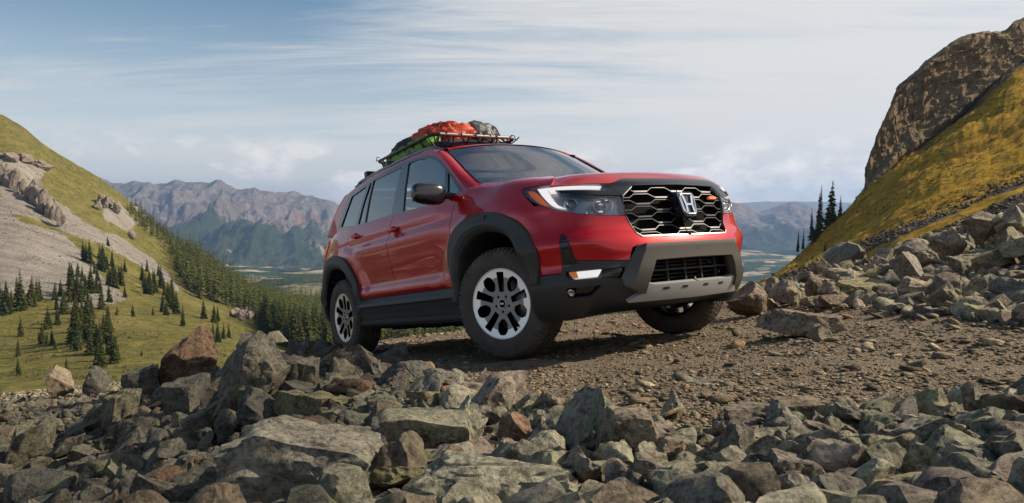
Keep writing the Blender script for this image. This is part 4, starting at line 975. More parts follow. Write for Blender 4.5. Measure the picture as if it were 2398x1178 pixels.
# rear arch station keeps higher shoulder
RA=ARCH.copy(); RA[:,1][-8:]=SIDE[:,1][-8:]; RA[:,2]=SIDE[:,2]
ST[8]=(ST[8][0],RA); ST[9]=(ST[9][0],RA)
_US=np.array([s[0] for s in ST])
def _spl(tab,v):
    x=tab[:,0]; v=np.clip(v,x[0],x[-1]); i=np.clip(np.searchsorted(x,v,side='right')-1,0,len(x)-2)
    h=x[i+1]-x[i];t=(v-x[i])/h
    y=tab[:,1:]
    m=np.gradient(y,x,axis=0)
    t=t[...,None];h=h[...,None]
    return (2*t**3-3*t*t+1)*y[i]+(t**3-2*t*t+t)*m[i]*h+(-2*t**3+3*t*t)*y[i+1]+(t**3-t*t)*m[i+1]*h
def S(u,v):
    u=np.atleast_1d(np.asarray(u,float));v=np.atleast_1d(np.asarray(v,float));u,v=np.broadcast_arrays(u,v)
    uu=np.clip(np.abs(u),0,UMAX)
    px=np.interp(uu,SS,PP[:,0]);py=np.interp(uu,SS,PP[:,1]);nx=np.interp(uu,SS,NN[:,0]);ny=np.interp(uu,SS,NN[:,1])
    d=np.zeros(u.shape);z=np.zeros(u.shape)
    i=np.clip(np.searchsorted(_US,uu,side='right')-1,0,len(ST)-2)
    for k in range(len(ST)-1):
        m=i==k
        if not m.any():continue
        a=_spl(ST[k][1],v[m]);b=_spl(ST[k+1][1],v[m]);w=np.clip((uu[m]-_US[k])/(_US[k+1]-_US[k]),0,1);w=w*w*(3-2*w);w=w[:,None]
        r=a*(1-w)+b*w;d[m]=r[:,0];z[m]=r[:,1]
    # swelling around the wheel arches
    side=np.clip((uu-.95)/.25,0,1)
    for cx,cz,r0 in ((-.055,.385,.655),(-2.93,.385,.655)):
        rho=np.hypot(px-cx,z-cz); q=np.clip((r0+.13-rho)/.10,0,1); d=d+.016*side*q*q*(3-2*q)*(z>.6)
    sg=np.where(u<0,-1,1)
    return np.stack([px+nx*d,(py+ny*d)*sg,z],-1)
def zbelt(x): return 1.27+.0*x
def G(x,z):
    x,z=np.broadcast_arrays(np.atleast_1d(np.asarray(x,float)),np.atleast_1d(np.asarray(z,float)))
    dz=z-1.27
    y=.874-.235*dz-.04*np.sign(dz)*dz*dz-2.0*np.clip(z-1.71,0,1)**2
    y=y-.038*np.clip((-x-1.3)/2.,0,2)**2-.05*np.clip((x+.9)/.8,0,2)**2
    return np.stack([x,-y,z],-1)
def roofz(x): return 1.80-.04*np.clip((x+1.7)/.8,0,2)**2-.06*np.clip((-x-1.9)/1.6,0,2)**2
def Rf(x,y):
    x,y=np.broadcast_arrays(np.atleast_1d(np.asarray(x,float)),np.atleast_1d(np.asarray(y,float)))
    z=roofz(x)-.035*(np.abs(y)/.66)**2-.02*(np.abs(y)/.66)**8
    return np.stack([x,y,z],-1)
def Hd(x,y):
    x,y=np.broadcast_arrays(np.atleast_1d(np.asarray(x,float)),np.atleast_1d(np.asarray(y,float)))
    z=np.interp(x,[-.5,-.26,0,.26,.5,.7,.8,.86,.9],[1.335,1.312,1.288,1.262,1.232,1.203,1.182,1.16,1.135])
    a=np.abs(y)
    z=z-.018*(a/.55)**2-.06*np.clip((a-.55)/.25,0,2)**2
    return np.stack([x,y,z],-1)
def normal(F,u,v,e=2e-3):
    a=F(np.asarray(u)+e,v)-F(np.asarray(u)-e,v);b=F(u,np.asarray(v)+e)-F(u,np.asarray(v)-e)
    n=np.cross(a,b);l=np.linalg.norm(n,axis=-1,keepdims=True);return n/np.maximum(l,1e-12)

BK = {'lamp': [(1.257, 1.138), (1.248, 1.155), (1.114, 1.154), (0.988, 1.143), (0.766, 1.109), (0.523, 1.094), (0.499, 1.008), (0.485, 0.882), (0.628, 0.89), (0.794, 0.914), (0.945, 0.959), (1.061, 1.005), (1.149, 1.048), (1.219, 1.094)], 'orange': [(1.217, 1.13), (1.155, 1.12), (1.107, 1.09), (0.993, 0.991), (1.016, 0.994), (1.08, 1.024), (1.157, 1.077)], 'drl': [(1.12, 1.131), (0.983, 1.12), (0.614, 1.084), (0.635, 1.062), (0.952, 1.088), (1.019, 1.096), (0.985, 1.051), (0.926, 0.985), (0.868, 0.953), (0.931, 0.968), (0.979, 0.995), (1.045, 1.056), (1.094, 1.101)], 'wing': [(0.951, 1.084), (0.601, 1.047), (0.572, 1.058), (0.534, 1.09), (0.486, 1.116), (0.443, 1.142), (0.409, 1.068), (0.48, 1.011), (0.498, 1.01), (0.692, 1.024), (0.902, 1.056)], 'proj': [(0.867, 1.03), (0.794, 0.996), (0.799, 0.941), (0.839, 0.941), (0.86, 0.972)], 'refl': [(0.707, 1.008), (0.57, 0.995), (0.558, 0.961), (0.584, 0.899), (0.667, 0.909), (0.692, 0.97)], 'garnish': [(0.437, 1.139), (0.136, 1.14), (-0.18, 1.139), (-0.122, 1.076), (0.392, 1.07), (0.483, 1.007), (0.498, 1.01), (0.512, 1.042)], 'fascia': [(1.102, 1.007), (1.061, 1.001), (0.945, 0.956), (0.794, 0.911), (0.628, 0.887), (0.476, 0.878), (0.476, 0.868), (0.451, 0.811), (0.435, 0.763), (0.399, 0.738), (0.211, 0.732), (0.025, 0.73), (0.047, 0.684), (0.409, 0.683), (0.45, 0.684), (0.489, 0.67), (0.515, 0.593), (0.822, 0.62), (0.845, 0.638), (0.854, 0.695), (0.881, 0.779), (0.903, 0.796), (0.922, 0.79), (0.924, 0.703), (0.937, 0.551), (1.118, 0.554)], 'vent': [(0.921, 0.784), (0.901, 0.794), (0.881, 0.778), (0.854, 0.695), (0.844, 0.637), (0.822, 0.62), (0.822, 0.566), (0.925, 0.571), (0.936, 0.619)], 'fogpocket': [(0.919, 0.559), (0.795, 0.558), (0.543, 0.552), (0.566, 0.481), (0.694, 0.493), (0.876, 0.495), (0.908, 0.524)], 'fog': [(0.893, 0.552), (0.69, 0.551), (0.719, 0.508), (0.864, 0.511), (0.88, 0.527)], 'foggrill': [(0.673, 0.553), (0.549, 0.55), (0.583, 0.491), (0.693, 0.498)], 'towpocket': [(0.92, 0.451), (0.697, 0.451), (0.768, 0.384), (0.918, 0.384)], 'guardA': [(0.411, 0.68), (0.049, 0.679), (0.063, 0.583), (0.358, 0.58), (0.415, 0.452), (0.427, 0.394), (0.471, 0.403), (0.517, 0.428), (0.507, 0.47), (0.452, 0.592)], 'guardB': [(0.45, 0.685), (0.046, 0.687), (0.064, 0.578), (0.355, 0.577), (0.413, 0.452), (0.426, 0.391), (0.5, 0.394), (0.553, 0.431), (0.576, 0.487), (0.51, 0.596)], 'skid': [(0.415, 0.452), (0.353, 0.436), (0.063, 0.436), (0.013, 0.337), (0.54, 0.344), (0.484, 0.374), (0.427, 0.394)], 'grille': [(-0.122, 1.076), (0.392, 1.07), (0.483, 1.007), (0.488, 0.949), (0.476, 0.868), (0.451, 0.811), (0.435, 0.763), (0.399, 0.738), (0.025, 0.73)], 'gthick': [(0.429, 1.0), (0.105, 0.998), (0.258, 1.044), (-0.067, 1.041), (0.288, 0.956), (0.434, 0.838), (0.288, 0.788)], 'lowopen': [(0.063, 0.583), (0.358, 0.58), (0.415, 0.452), (0.353, 0.436), (0.063, 0.436)], 'slots': [(0.302, 0.427), (0.196, 0.422), (0.093, 0.426), (-0.015, 0.422)], 'flaretag': [(1.749, 1.024), (1.506, 1.014), (1.546, 0.96), (1.696, 0.961)], 'frame': [(-0.491, 1.279), (-0.727, 1.476), (-0.893, 1.593), (-1.012, 1.658), (-1.143, 1.697), (-1.386, 1.725), (-1.645, 1.74), (-2.301, 1.721), (-2.965, 1.672), (-3.065, 1.563), (-3.16, 1.345), (-2.558, 1.29), (-1.689, 1.26), (-1.317, 1.248), (-0.939, 1.237), (-0.724, 1.248), (-0.5, 1.268)], 'gF': [(-1.493, 1.268), (-1.519, 1.487), (-1.525, 1.703), (-1.379, 1.705), (-1.165, 1.673), (-0.986, 1.62), (-0.8, 1.505), (-0.763, 1.348), (-0.742, 1.241), (-1.088, 1.25)], 'gQ': [(-0.746, 1.473), (-0.7, 1.251), (-0.537, 1.281)], 'gR': [(-2.361, 1.291), (-2.343, 1.522), (-2.311, 1.698), (-1.663, 1.705), (-1.713, 1.499), (-1.74, 1.283)], 'gS': [(-2.552, 1.301), (-2.488, 1.505), (-2.392, 1.689), (-2.347, 1.693), (-2.394, 1.489), (-2.395, 1.296)], 'gD': [(-3.068, 1.346), (-2.874, 1.638), (-2.475, 1.679), (-2.549, 1.489), (-2.621, 1.302)]}

def pip(pt, poly):
    x, y = pt; c = False; n = len(poly); j = n-1
    for i in range(n):
        xi, yi = poly[i]; xj, yj = poly[j]
        if (yi > y) != (yj > y) and x < (xj-xi)*(y-yi)/(yj-yi)+xi: c = not c
        j = i
    return c
def dens(poly, res):
    out = []
    for i in range(len(poly)):
        a = np.array(poly[i]); b = np.array(poly[(i+1) % len(poly)]); n = max(1, int(np.ceil(np.linalg.norm(b-a)/res)))
        out += [tuple(a+(b-a)*k/n) for k in range(n)]
    return out
def cdt(poly, res, holes=(), ring=None):
    loops = [dens(poly, res)]+[dens(h, res) for h in holes]
    V = []; E = []
    for lp in loops:
        b = len(V); V += lp; E += [(b+i, b+(i+1) % len(lp)) for i in range(len(lp))]
    nb = len(V); P = np.array(poly); lo, hi = P.min(0), P.max(0); B = np.array(V)
    ys = np.arange(lo[1]+res*.5, hi[1], res)
    for iy, y in enumerate(ys):
        for x in np.arange(lo[0]+res*(.25+.5*(iy % 2)), hi[0], res):
            if pip((x, y), poly) and not any(pip((x, y), h) for h in holes) and np.min(np.abs(B-[x, y]).sum(1)) > res*.55: V.append((float(x), float(y)))
    if ring:
        V = [q for i, q in enumerate(V) if i < nb or abs(math.hypot(*q)-ring[0]) > res*.6]
        for k in range(ring[1]):
            a = 2*math.pi*k/ring[1]; q = (ring[0]*math.cos(a), ring[0]*math.sin(a))
            if not any(pip(q, h) for h in holes) and np.min(np.abs(B-q).sum(1)) > .002: V.append(q)
    r = delaunay_2d_cdt([Vector(v) for v in V], E, [], 0, 1e-6)
    v2 = [(q.x, q.y) for q in r[0]]; T = []
    for f in r[2]:
        c = np.mean([v2[i] for i in f], axis=0)
        if pip(c, poly) and not any(pip(c, h) for h in holes): T.append(tuple(f))
    # recover loops on the output vertex ids
    orig = {}
    for i, q in enumerate(r[3]):
        for k in q: orig[k] = i
    lid = []; b = 0
    for lp in loops:
        lid.append([orig[b+i] for i in range(len(lp))]); b += len(lp)
    return np.array(v2), T, lid
def panel(surf, poly, off=0.0, th=.012, res=.045, holes=(), sides=(1,), rim_to=None, mb=None, mi=0, dish=None):
    """a sheet of the surface inside poly, standing off it, its rim turned inward by th; returns verts, tris, normals"""
    v2, T_, loops = cdt(poly, res, holes)
    u, v = v2[:, 0], v2[:, 1]
    P = surf(u, v); n = normal(surf, u, v)
    cen = np.array([-1.5, 0, .6]); 
    if np.median(np.sum(n*(P-cen), 1)) < 0: n = -n
    Po = P+n*off
    if dish is not None: Po = Po+n*dish(u, v)[:, None]
    Vs = []; Fs = []; Ns = []
    for sd in sides:
        k = np.array([1, sd, 1]); b = sum(len(x) for x in Vs)
        Vs.append(Po*k); Ns.append(n*k)
        # orientation
        a, bb, c = T_[len(T_)//2]; fl = np.dot(np.cross(Po[bb]-Po[a], Po[c]-Po[a]), n[a]) < 0
        if sd < 0: fl = not fl
        # decide per triangle
        for t in T_:
            cr = np.dot(np.cross(Vs[-1][t[1]]-Vs[-1][t[0]], Vs[-1][t[2]]-Vs[-1][t[0]]), Ns[-1][t[0]])
            Fs.append(tuple(b+i for i in (t if cr > 0 else t[::-1])))
        if th > 0:
            for li, lp in enumerate(loops):
                m = len(lp); top = Vs[-1][lp] if False else (Po*k)[lp]
                if rim_to is not None and li == 0:
                    q = dens(poly, res); 
                    # matching point on the second outline by edge index/fraction
                    low2 = []
                    for i in range(len(poly)):
                        a = np.array(poly[i]); b2 = np.array(poly[(i+1) % len(poly)]); cnt = max(1, int(np.ceil(np.linalg.norm(b2-a)/res)))
                        c1 = np.array(rim_to[i]); c2 = np.array(rim_to[(i+1) % len(poly)])
                        low2 += [tuple(c1+(c2-c1)*j/cnt) for j in range(cnt)]
                    low2 = np.array(low2); nn = normal(surf, low2[:, 0], low2[:, 1]); pp = surf(low2[:, 0], low2[:, 1])
                    if np.median(np.sum(nn*(pp-cen), 1)) < 0: nn = -nn
                    bot = (pp+nn*(off-th))*k
                else: bot = ((Po-n*th)*k)[lp]
                b0 = sum(len(x) for x in Vs); Vs.append(top); Vs.append(bot)
                e = np.roll(top, -1, 0)-top; w = bot-top; fn = np.cross(e, w); l = np.linalg.norm(fn, axis=1, keepdims=True); fn = fn/np.maximum(l, 1e-9)
                # outward for outer loop: away from loop centroid
                out = np.sum(fn*(top-top.mean(0)), 1).mean() > 0
                if li > 0: out = not out
                if not out: fn = -fn
                Ns.append(fn); Ns.append(fn)
                for i in range(m):
                    j = (i+1) % m; f = (b0+i, b0+j, b0+m+j, b0+m+i); Fs.append(f if out else f[::-1])
    V = np.concatenate(Vs); Nn = np.concatenate(Ns)
    return V, Fs, Nn
class PB:
    def __init__(s): s.V = []; s.F = []; s.N = []; s.m = []; s.n = 0
    def add(s, V, F, N, mi=0):
        s.V.append(V); s.N.append(N); s.F += [tuple(i+s.n for i in f) for f in F]; s.m += [mi]*len(F); s.n += len(V); return s
    def panel(s, *a, mi=0, **k): return s.add(*panel(*a, **k), mi=mi)
    def patch(s, P, sides=(1,), mi=0, N=None, out=(-1.5, 0, .6)):
        """smooth grid of points P[a,b,3]"""
        P = np.asarray(P, float); a, b = P.shape[:2]
        if N is None:
            du = np.gradient(P, axis=0); dv = np.gradient(P, axis=1); N = np.cross(du, dv); N /= np.maximum(np.linalg.norm(N, axis=2, keepdims=True), 1e-9)
            if np.mean(np.sum(N*(P-np.array(out)), 2)) < 0: N = -N
        for sd in sides:
            k = np.array([1, sd, 1]); V = (P*k).reshape(-1, 3); NN_ = (N*k).reshape(-1, 3); F = []
            for i in range(a-1):
                for j in range(b-1):
                    q = (i*b+j, i*b+j+1, (i+1)*b+j+1, (i+1)*b+j)
                    c = np.dot(np.cross(V[q[1]]-V[q[0]], V[q[3]]-V[q[0]]), NN_[q[0]]); c += np.dot(np.cross(V[q[3]]-V[q[2]], V[q[1]]-V[q[2]]), NN_[q[2]])
                    F.append(q if c > 0 else q[::-1])
            s.add(V, F, NN_, mi)
        return s
    def build(s, name, m, parent):
        me = bpy.data.meshes.new(name); V = np.concatenate(s.V); N = np.concatenate(s.N)
        me.from_pydata(V.tolist(), [], s.F); me.polygons.foreach_set('use_smooth', [True]*len(s.F)); me.polygons.foreach_set('material_index', s.m); me.update()
        l = np.linalg.norm(N, axis=1, keepdims=True); N = N/np.maximum(l, 1e-9)
        me.normals_split_custom_set_from_vertices(N.tolist())
        return link(name, me, m, parent)
car = empty('suv')
tag(car, 'red off-road SUV with black wheel arches parked on the stony track', 'car')
car.matrix_world = Matrix(((0.563056460361347, 0.8208941807184743, -0.09539479287621347, 0.7284937332878262), (-0.8129598928230242, 0.570931755709991, 0.11459992575514197, 5.48361943031681), (0.14853832874557274, 0.01302591203915767, 0.988820858653892, -0.9868305565224457), (0, 0, 0, 1)))
def ux(x): return float(np.interp(x, PP[::-1, 0][:], SS[::-1])) if False else float(1.545-x-.004)
def sx(poly): return [(ux(x), z) for x, z in poly]
BOTH = (1, -1)
BELT = [(-.50, 1.268), (-.72, 1.248), (-.935, 1.236), (-1.31, 1.247), (-1.69, 1.26), (-2.56, 1.292), (-3.16, 1.345)]
def belt(x): return float(np.interp(-x, [-b[0] for b in BELT], [b[1] for b in BELT]))
FO = [(-.585, .44), (-.592, .60), (-.600, .72), (-.592, .81), (-.555, .895), (-.50, .955), (-.43, .997), (-.354, 1.022), (-.206, 1.045), (-.05, 1.042), (.1, 1.017), (.219, .972), (.327, .910), (.4, .835), (.457, .741), (.475, .695), (.466, .625), (.447, .548), (.44, .50)]
FI = [(-.50, .44), (-.490, .54), (-.468, .63), (-.43, .735), (-.385, .785), (-.33, .825), (-.27, .858), (-.20, .882), (-.11, .897), (-.02, .897), (.07, .884), (.14, .862), (.21, .825), (.26, .775), (.305, .71), (.33, .665), (.352, .61), (.375, .548), (.38, .50)]
RO = [(-2.39, .44), (-2.392, .54), (-2.398, .63), (-2.432, .72), (-2.482, .815), (-2.573, .913), (-2.668, .972), (-2.76, 1.003), (-2.866, 1.024), (-2.97, 1.036), (-3.074, 1.036), (-3.221, 1.018), (-3.33, .975), (-3.42, .90), (-3.46, .81), (-3.475, .72), (-3.47, .62), (-3.46, .54)]
RI = [(-2.44, .44), (-2.455, .52), (-2.485, .60), (-2.53, .675), (-2.585, .74), (-2.64, .79), (-2.70, .835), (-2.77, .865), (-2.85, .887), (-2.94, .897), (-3.03, .894), (-3.13, .872), (-3.21, .835), (-3.28, .78), (-3.33, .71), (-3.36, .645), (-3.37, .59), (-3.37, .54)]
def shrink(o, i, f): return [(a[0]+(b[0]-a[0])*f, a[1]+(b[1]-a[1])*f) for a, b in zip(o, i)]
FOs = shrink(FO, FI, .35); ROs = shrink(RO, RI, .35)
g = .0035
def side_u(x):
    k = (PP[:, 1] < -.5); return float(np.interp(-x, -PP[k, 0], SS[k]))
# --- doors
def door(front):
    if front:
        x0, x1 = -.580, -1.680
        lo = [(ux(-.70), .553), (ux(x1+g), .553)]
        arc = [(ux(max(-9, x)), z) for x, z in FOs if z > .56 and x < -.40 and z < .93]     # notch under the flare
        poly = [(ux(x1+g), .553), (ux(-1.692), .80), (ux(-1.70), 1.08)]+[(ux(x1-.006), belt(x1)+.004)]
        poly += [(ux(x), belt(x)+.004) for x in (-1.31, -.935, -.72, -.565)]
        poly += [(ux(-.590), 1.10), (ux(-.583), .96), (ux(-.583), .90), (ux(-.583), .553)]
    else:
        poly = [(ux(-1.676-g), .553), (ux(-1.699), .80), (ux(-1.707), 1.08), (ux(-1.693), belt(-1.69)+.004)]
        poly += [(ux(x), belt(x)+.004) for x in (-2.1, -2.56, -2.66)]
        poly += [(ux(-2.70), 1.20), (ux(-2.735), 1.06), (ux(-2.70), .965), (ux(-2.62), .915), (ux(-2.53), .80), (ux(-2.46), .70), (ux(-2.42), .60), (ux(-2.41), .553)]
    return poly
doors = []
for sd in BOTH:
    for fr in (True, False):
        d = PB().panel(S, door(fr), th=.02, sides=(sd,), res=.04).build('door', M_red, car); doors.append(d)
        h = (-1.605 if fr else -2.46), (1.128 if fr else 1.168)
        # handle: a rounded bar on two feet over a scooped cup
        hp = MB(); n = 14; ys = []
        for i in range(n+1):
            t = i/n; x = h[0]-.095+.19*t; w = .5*(1+math.cos((t-.5)*2*math.pi)) ; ys.append((x, w))
        P = []
        for x, w in ys:
            u = ux(x); zc = h[1]+(x-h[0])*-.03
            c = S(u, zc)[0]; nn = normal(S, np.array([u]), np.array([zc]))[0]; nn = nn if nn[1] < 0 else -nn
            rz = .006+.018*min(1, w*3.0)**.6; ry = .004+.011*min(1, w*2.5)**.6; o = .004+.030*min(1, w*2.2)
            ring = [c+nn*(o+ry*math.sin(a))+np.array([0, 0, rz*math.cos(a)]) for a in np.linspace(0, 2*math.pi, 15)[:-1]]
            P.append(np.array(ring)*[1, sd, 1])
        hp.grid(np.array([list(r)+[r[0]] for r in P]), True, flip=(sd > 0))
        hp.build('door_handle', M_red, d)
# --- front fenders and hood
lampC = BK['lamp']
for sd in BOTH:
    arcf = [(side_u(x), z) for x, z in FOs if z > .80]
    poly = [(ux(-.574), .80)]+[q for q in arcf if q[0] > 1.224]+[(1.222, .915), (1.109, 1.003), (1.158, 1.044), (1.228, 1.093), (1.270, 1.143), (1.263, 1.166), (1.120, 1.163), (1.006, 1.150), (1.004, 1.20), (1.03, 1.28), (1.08, 1.34), (1.16, 1.395)]
    poly += [(1.4, 1.395), (1.7, 1.395), (1.93, 1.395), (2.03, 1.395), (2.09, 1.36), (2.10, 1.30), (ux(-.557), 1.262), (ux(-.583), 1.10), (ux(-.576), .95)]
    PB().panel(S, poly, th=.02, sides=(sd,), res=.04).build('fender', M_red, car)
def hoodline(u):  # the fender's inner edge
    return S(u, 1.395)[0]
hu = [1.16, 1.4, 1.7, 1.93]
E1 = [S(1.010, 1.150-.004)[0], S(1.0, 1.20)[0], S(1.025, 1.28)[0], S(1.075, 1.34)[0]]+[S(u-.004, 1.399)[0] for u in (1.155, 1.25, 1.35, 1.45, 1.55, 1.65, 1.75, 1.85, 1.93)]
E1 = np.array(E1)
# hood patch: rows from the shut line / front lip inward to the centre line
lipu = np.linspace(.0, 1.004, 14)
def lip(u): return S(u, float(np.interp(u, [0, .437, .52, .77, 1.004], [1.143, 1.142, 1.100, 1.113, 1.147])))[0]
def hood_pb():
    pb = PB(); rows = []
    outer = [lip(u) for u in lipu]+[p for p in E1[1:]]
    outer = np.array(outer); m = len(outer)
    # target inner curve: shrinks toward the rear centre
    for t in np.linspace(0, 1, 18):
        row = []
        for i, p in enumerate(outer):
            if i < len(lipu):
                u = lipu[i]; q = np.array([.25-.35*(u/1.0), p[1]*.55, 0])
            else:
                f = (i-len(lipu)+1)/(m-len(lipu)); q = np.array([p[0]*.9+.0-.02, -.28*(1-f*.0), 0]); q[0] = (1-f)*(-.10)+f*(-.42)
            row.append([p[0]*(1-t)+q[0]*t, p[1]*(1-t)+q[1]*t])
        rows.append(row)
    rows = np.array(rows)
    H = Hd(rows[..., 0], rows[..., 1])
    z0 = outer[:, 2]; h0 = H[0, :, 2]
    dist = np.linalg.norm(rows-rows[0][None], axis=2)
    w = np.exp(-(dist/.07)**1.3)
    H[..., 2] += (z0-h0)[None]*w
    pb.patch(H, BOTH, out=(-.2, 0, -3))
    # inner field
    ins = H[-1]; rows2 = []
    for t in np.linspace(0, 1, 10):
        q = ins.copy(); q[:, 1] *= (1-t); 
        hh = Hd(q[:, 0], q[:, 1]); wz = (ins[:, 2]-Hd(ins[:, 0], ins[:, 1])[:, 2])*(1-t); hh[:, 2] += wz; rows2.append(hh)
    pb.patch(np.array(rows2), BOTH, out=(-.2, 0, -3))
    # lip turned under
    lo = outer[:len(lipu)+1]; n_ = []
    for t in np.linspace(0, 1, 4): n_.append(lo+np.array([-.02*t*t, 0, -.014*t]))
    pb.patch(np.array(n_), BOTH, out=(-.5, 0, 1.2))
    return pb
hood_pb().build('hood', M_red, car)
# --- rear quarter, tail
for sd in BOTH:
    poly = [(ux(-2.72+.015), 1.0)]+[(ux(-2.742), 1.06), (ux(-2.707), 1.20), (ux(-2.667), belt(-2.66)+.004), (ux(-3.0), 1.33), (4.75, 1.345), (4.85, 1.35), (5.05, 1.35), (5.3, 1.35), (5.35, 1.30), (5.35, .60), (5.02, .60), (4.99, .66)]
    poly += [(float(np.interp(-x, [2.6, 3.0, 3.2, 3.35, 3.5], [4.14, 4.545, 4.745, 4.90, 5.06])), z) for x, z in ROs[::-1] if z > .66 and x < -2.72]
    PB().panel(S, poly, th=.02, sides=(sd,), res=.045).build('rear_quarter', M_red, car)
    PB().panel(S, [(4.97, 1.20), (4.99, 1.10), (5.04, 1.03), (5.20, 1.02), (5.55, 1.04), (5.55, 1.17), (5.25, 1.185), (5.10, 1.22), (5.02, 1.24)], off=.008, th=.02, sides=(sd,)).build('tail_light', M_tail, car)
tg = PB().panel(S, [(5.358, .60), (UMAX-.0001, .60), (UMAX-.0001, 1.35), (5.358, 1.35)], sides=BOTH).build('tailgate', M_red, car)
PB().panel(S, [(4.99, .30), (UMAX-.0001, .30), (UMAX-.0001, .594), (4.99, .594)], off=.012, th=.03, sides=BOTH).build('rear_bumper', M_pla, car)
# --- greenhouse: red frame with the window outline cut out
FR = BK['frame']
edge = [(-.43, 1.272), (-.50, 1.322), (-.60, 1.404), (-.715, 1.497), (-.875, 1.614), (-.985, 1.682), (-1.10, 1.738), (-1.4, 1.757), (-1.7, 1.764), (-2.1, 1.760), (-2.5, 1.742), (-2.8, 1.722), (-3.05, 1.690), (-3.22, 1.60), (-3.34, 1.47), (-3.45, 1.30)]
def insetpoly(poly, d):
    P = np.array(poly); a = 0
    for i in range(len(P)): x, y = P[i]; x2, y2 = P[(i+1) % len(P)]; a += x*y2-x2*y
    s = 1 if a > 0 else -1; out = []
    for i in range(len(P)):
        p0, p1, p2 = P[i-1], P[i], P[(i+1) % len(P)]
        e1 = (p1-p0)/np.linalg.norm(p1-p0); e2 = (p2-p1)/np.linalg.norm(p2-p1)
        n1 = np.array([-e1[1], e1[0]])*s; n2 = np.array([-e2[1], e2[0]])*s; n = n1+n2; l = np.dot(n, n)
        out.append(tuple(p1+n*(2*d/max(l, .6))))
    return out
cab = PB()
for sd in BOTH:
    outer = edge+[(-3.45, 1.27), (-3.2, 1.275), (-2.56, 1.25), (-1.7, 1.225), (-.935, 1.205), (-.72, 1.215), (-.50, 1.235), (-.44, 1.255)]
    cab.panel(G, outer, holes=[insetpoly(FR, .006)], th=.0, sides=(sd,), res=.045)
# A pillar face to the windscreen edge, roof edge to the roof, rear pillar round to the tailgate
WS = [(-.385, -.772, 1.318), (-.47, -.760, 1.372), (-.60, -.738, 1.448), (-.745, -.712, 1.545), (-.885, -.688, 1.638), (-1.00, -.668, 1.705), (-1.03, -.640, 1.727)]
WSn = [G(*e)[0] for e in edge[:6]]
def lerp_curve(pts, n):
    P = np.array(pts, float); s = np.concatenate([[0], np.cumsum(np.linalg.norm(np.diff(P, axis=0), axis=1))]); q = np.linspace(0, s[-1], n)
    return np.stack([np.interp(q, s, P[:, k]) for k in range(3)], 1)
nA = 24
A0 = lerp_curve([G(-.34, 1.215)[0]]+[G(*e)[0] for e in edge[:6]], nA); A1 = lerp_curve([(-.28, -.772, 1.262)]+WS[:6], nA)
nG = normal(G, np.full(nA, -.6), A0[:, 2]); nG = np.where(nG[:, 1:2] < 0, nG, -nG)
rows = []
for t in np.linspace(0, 1, 7):
    b = .018*math.sin(t*math.pi); rows.append(A0*(1-t)+A1*t+np.array([.7, -.6, .35])*b)
rows = np.array(rows); cab.patch(rows, BOTH, out=(-1.5, 0, .9))
roofx = np.linspace(-1.0, -3.05, 26)
ry = np.interp(-roofx, [1.0, 1.4, 2.2, 3.05], [.655, .672, .668, .640])
E2 = lerp_curve([G(*e)[0] for e in edge[5:13]], 60)
g0 = np.array([[x, np.interp(-x, -E2[:, 0], E2[:, 1]), np.interp(-x, -E2[:, 0], E2[:, 2])] for x in roofx]); g0[:, 0] = roofx
r0 = np.array([Rf(x, -y)[0] for x, y in zip(roofx, ry)])
rows = []
for t in np.linspace(0, 1, 6):
    q = g0*(1-t)+r0*t; q[:, 2] += .010*math.sin(t*math.pi); rows.append(q)
cab.patch(np.array(rows), BOTH, out=(-1.8, 0, 1.0))
rows = []
for t in np.linspace(0, 1, 16):
    rows.append(np.array([Rf(x, -y*(1-t))[0] for x, y in zip(roofx, ry)]))
cab.patch(np.array(rows), BOTH, out=(-1.8, 0, 0))
# roof front header down to the glass
hd0 = np.array([Rf(-1.0, y)[0] for y in np.linspace(-.655, 0, 16)])
def wtop(y): a = abs(y)/.66; return np.array([-1.0+.115*(1-a**2.2), y, 1.712+.048*(1-a**2.4)])
hd1 = np.array([wtop(y) for y in np.linspace(-.655, 0, 16)])
rows = []
for t in np.linspace(0, 1, 6):
    q = hd0*(1-t)+hd1*t; q[:, 2] += .012*math.sin(t*math.pi); rows.append(q)
cab.patch(np.array(rows), BOTH, out=(-1.8, 0, 1.2))
# rear pillar wrap
P0 = lerp_curve([G(*e)[0] for e in edge[12:]], 14); P1 = P0*np.array([1, .82, 1])+np.array([-.16, 0, .0])
rows = []
for t in np.linspace(0, 1, 6):
    rows.append(P0*(1-t)+P1*t+np.array([-.02, -.05, 0])*math.sin(t*math.pi))
cab.patch(np.array(rows), BOTH, out=(-1.5, 0, 1.2))
cab.build('cabin_shell', M_red, car)
rw = PB()
P2 = P1*np.array([1, 0, 1])+np.array([-.06, 0, 0]); rows = []
for t in np.linspace(0, 1, 8): rows.append(P1*(1-t)+P2*t-np.array([.03, 0, 0])*math.sin(t*math.pi/2))
rw.patch(np.array(rows), BOTH, out=(-1.5, 0, 1.2)); rw.build('rear_window', M_glp, car)
sp = MB()
for i in range(1): sp.box((-3.16, 0, 1.715), (.26, 1.22, .035), bev=.012)
sp.build('rear_spoiler', M_blk, car)
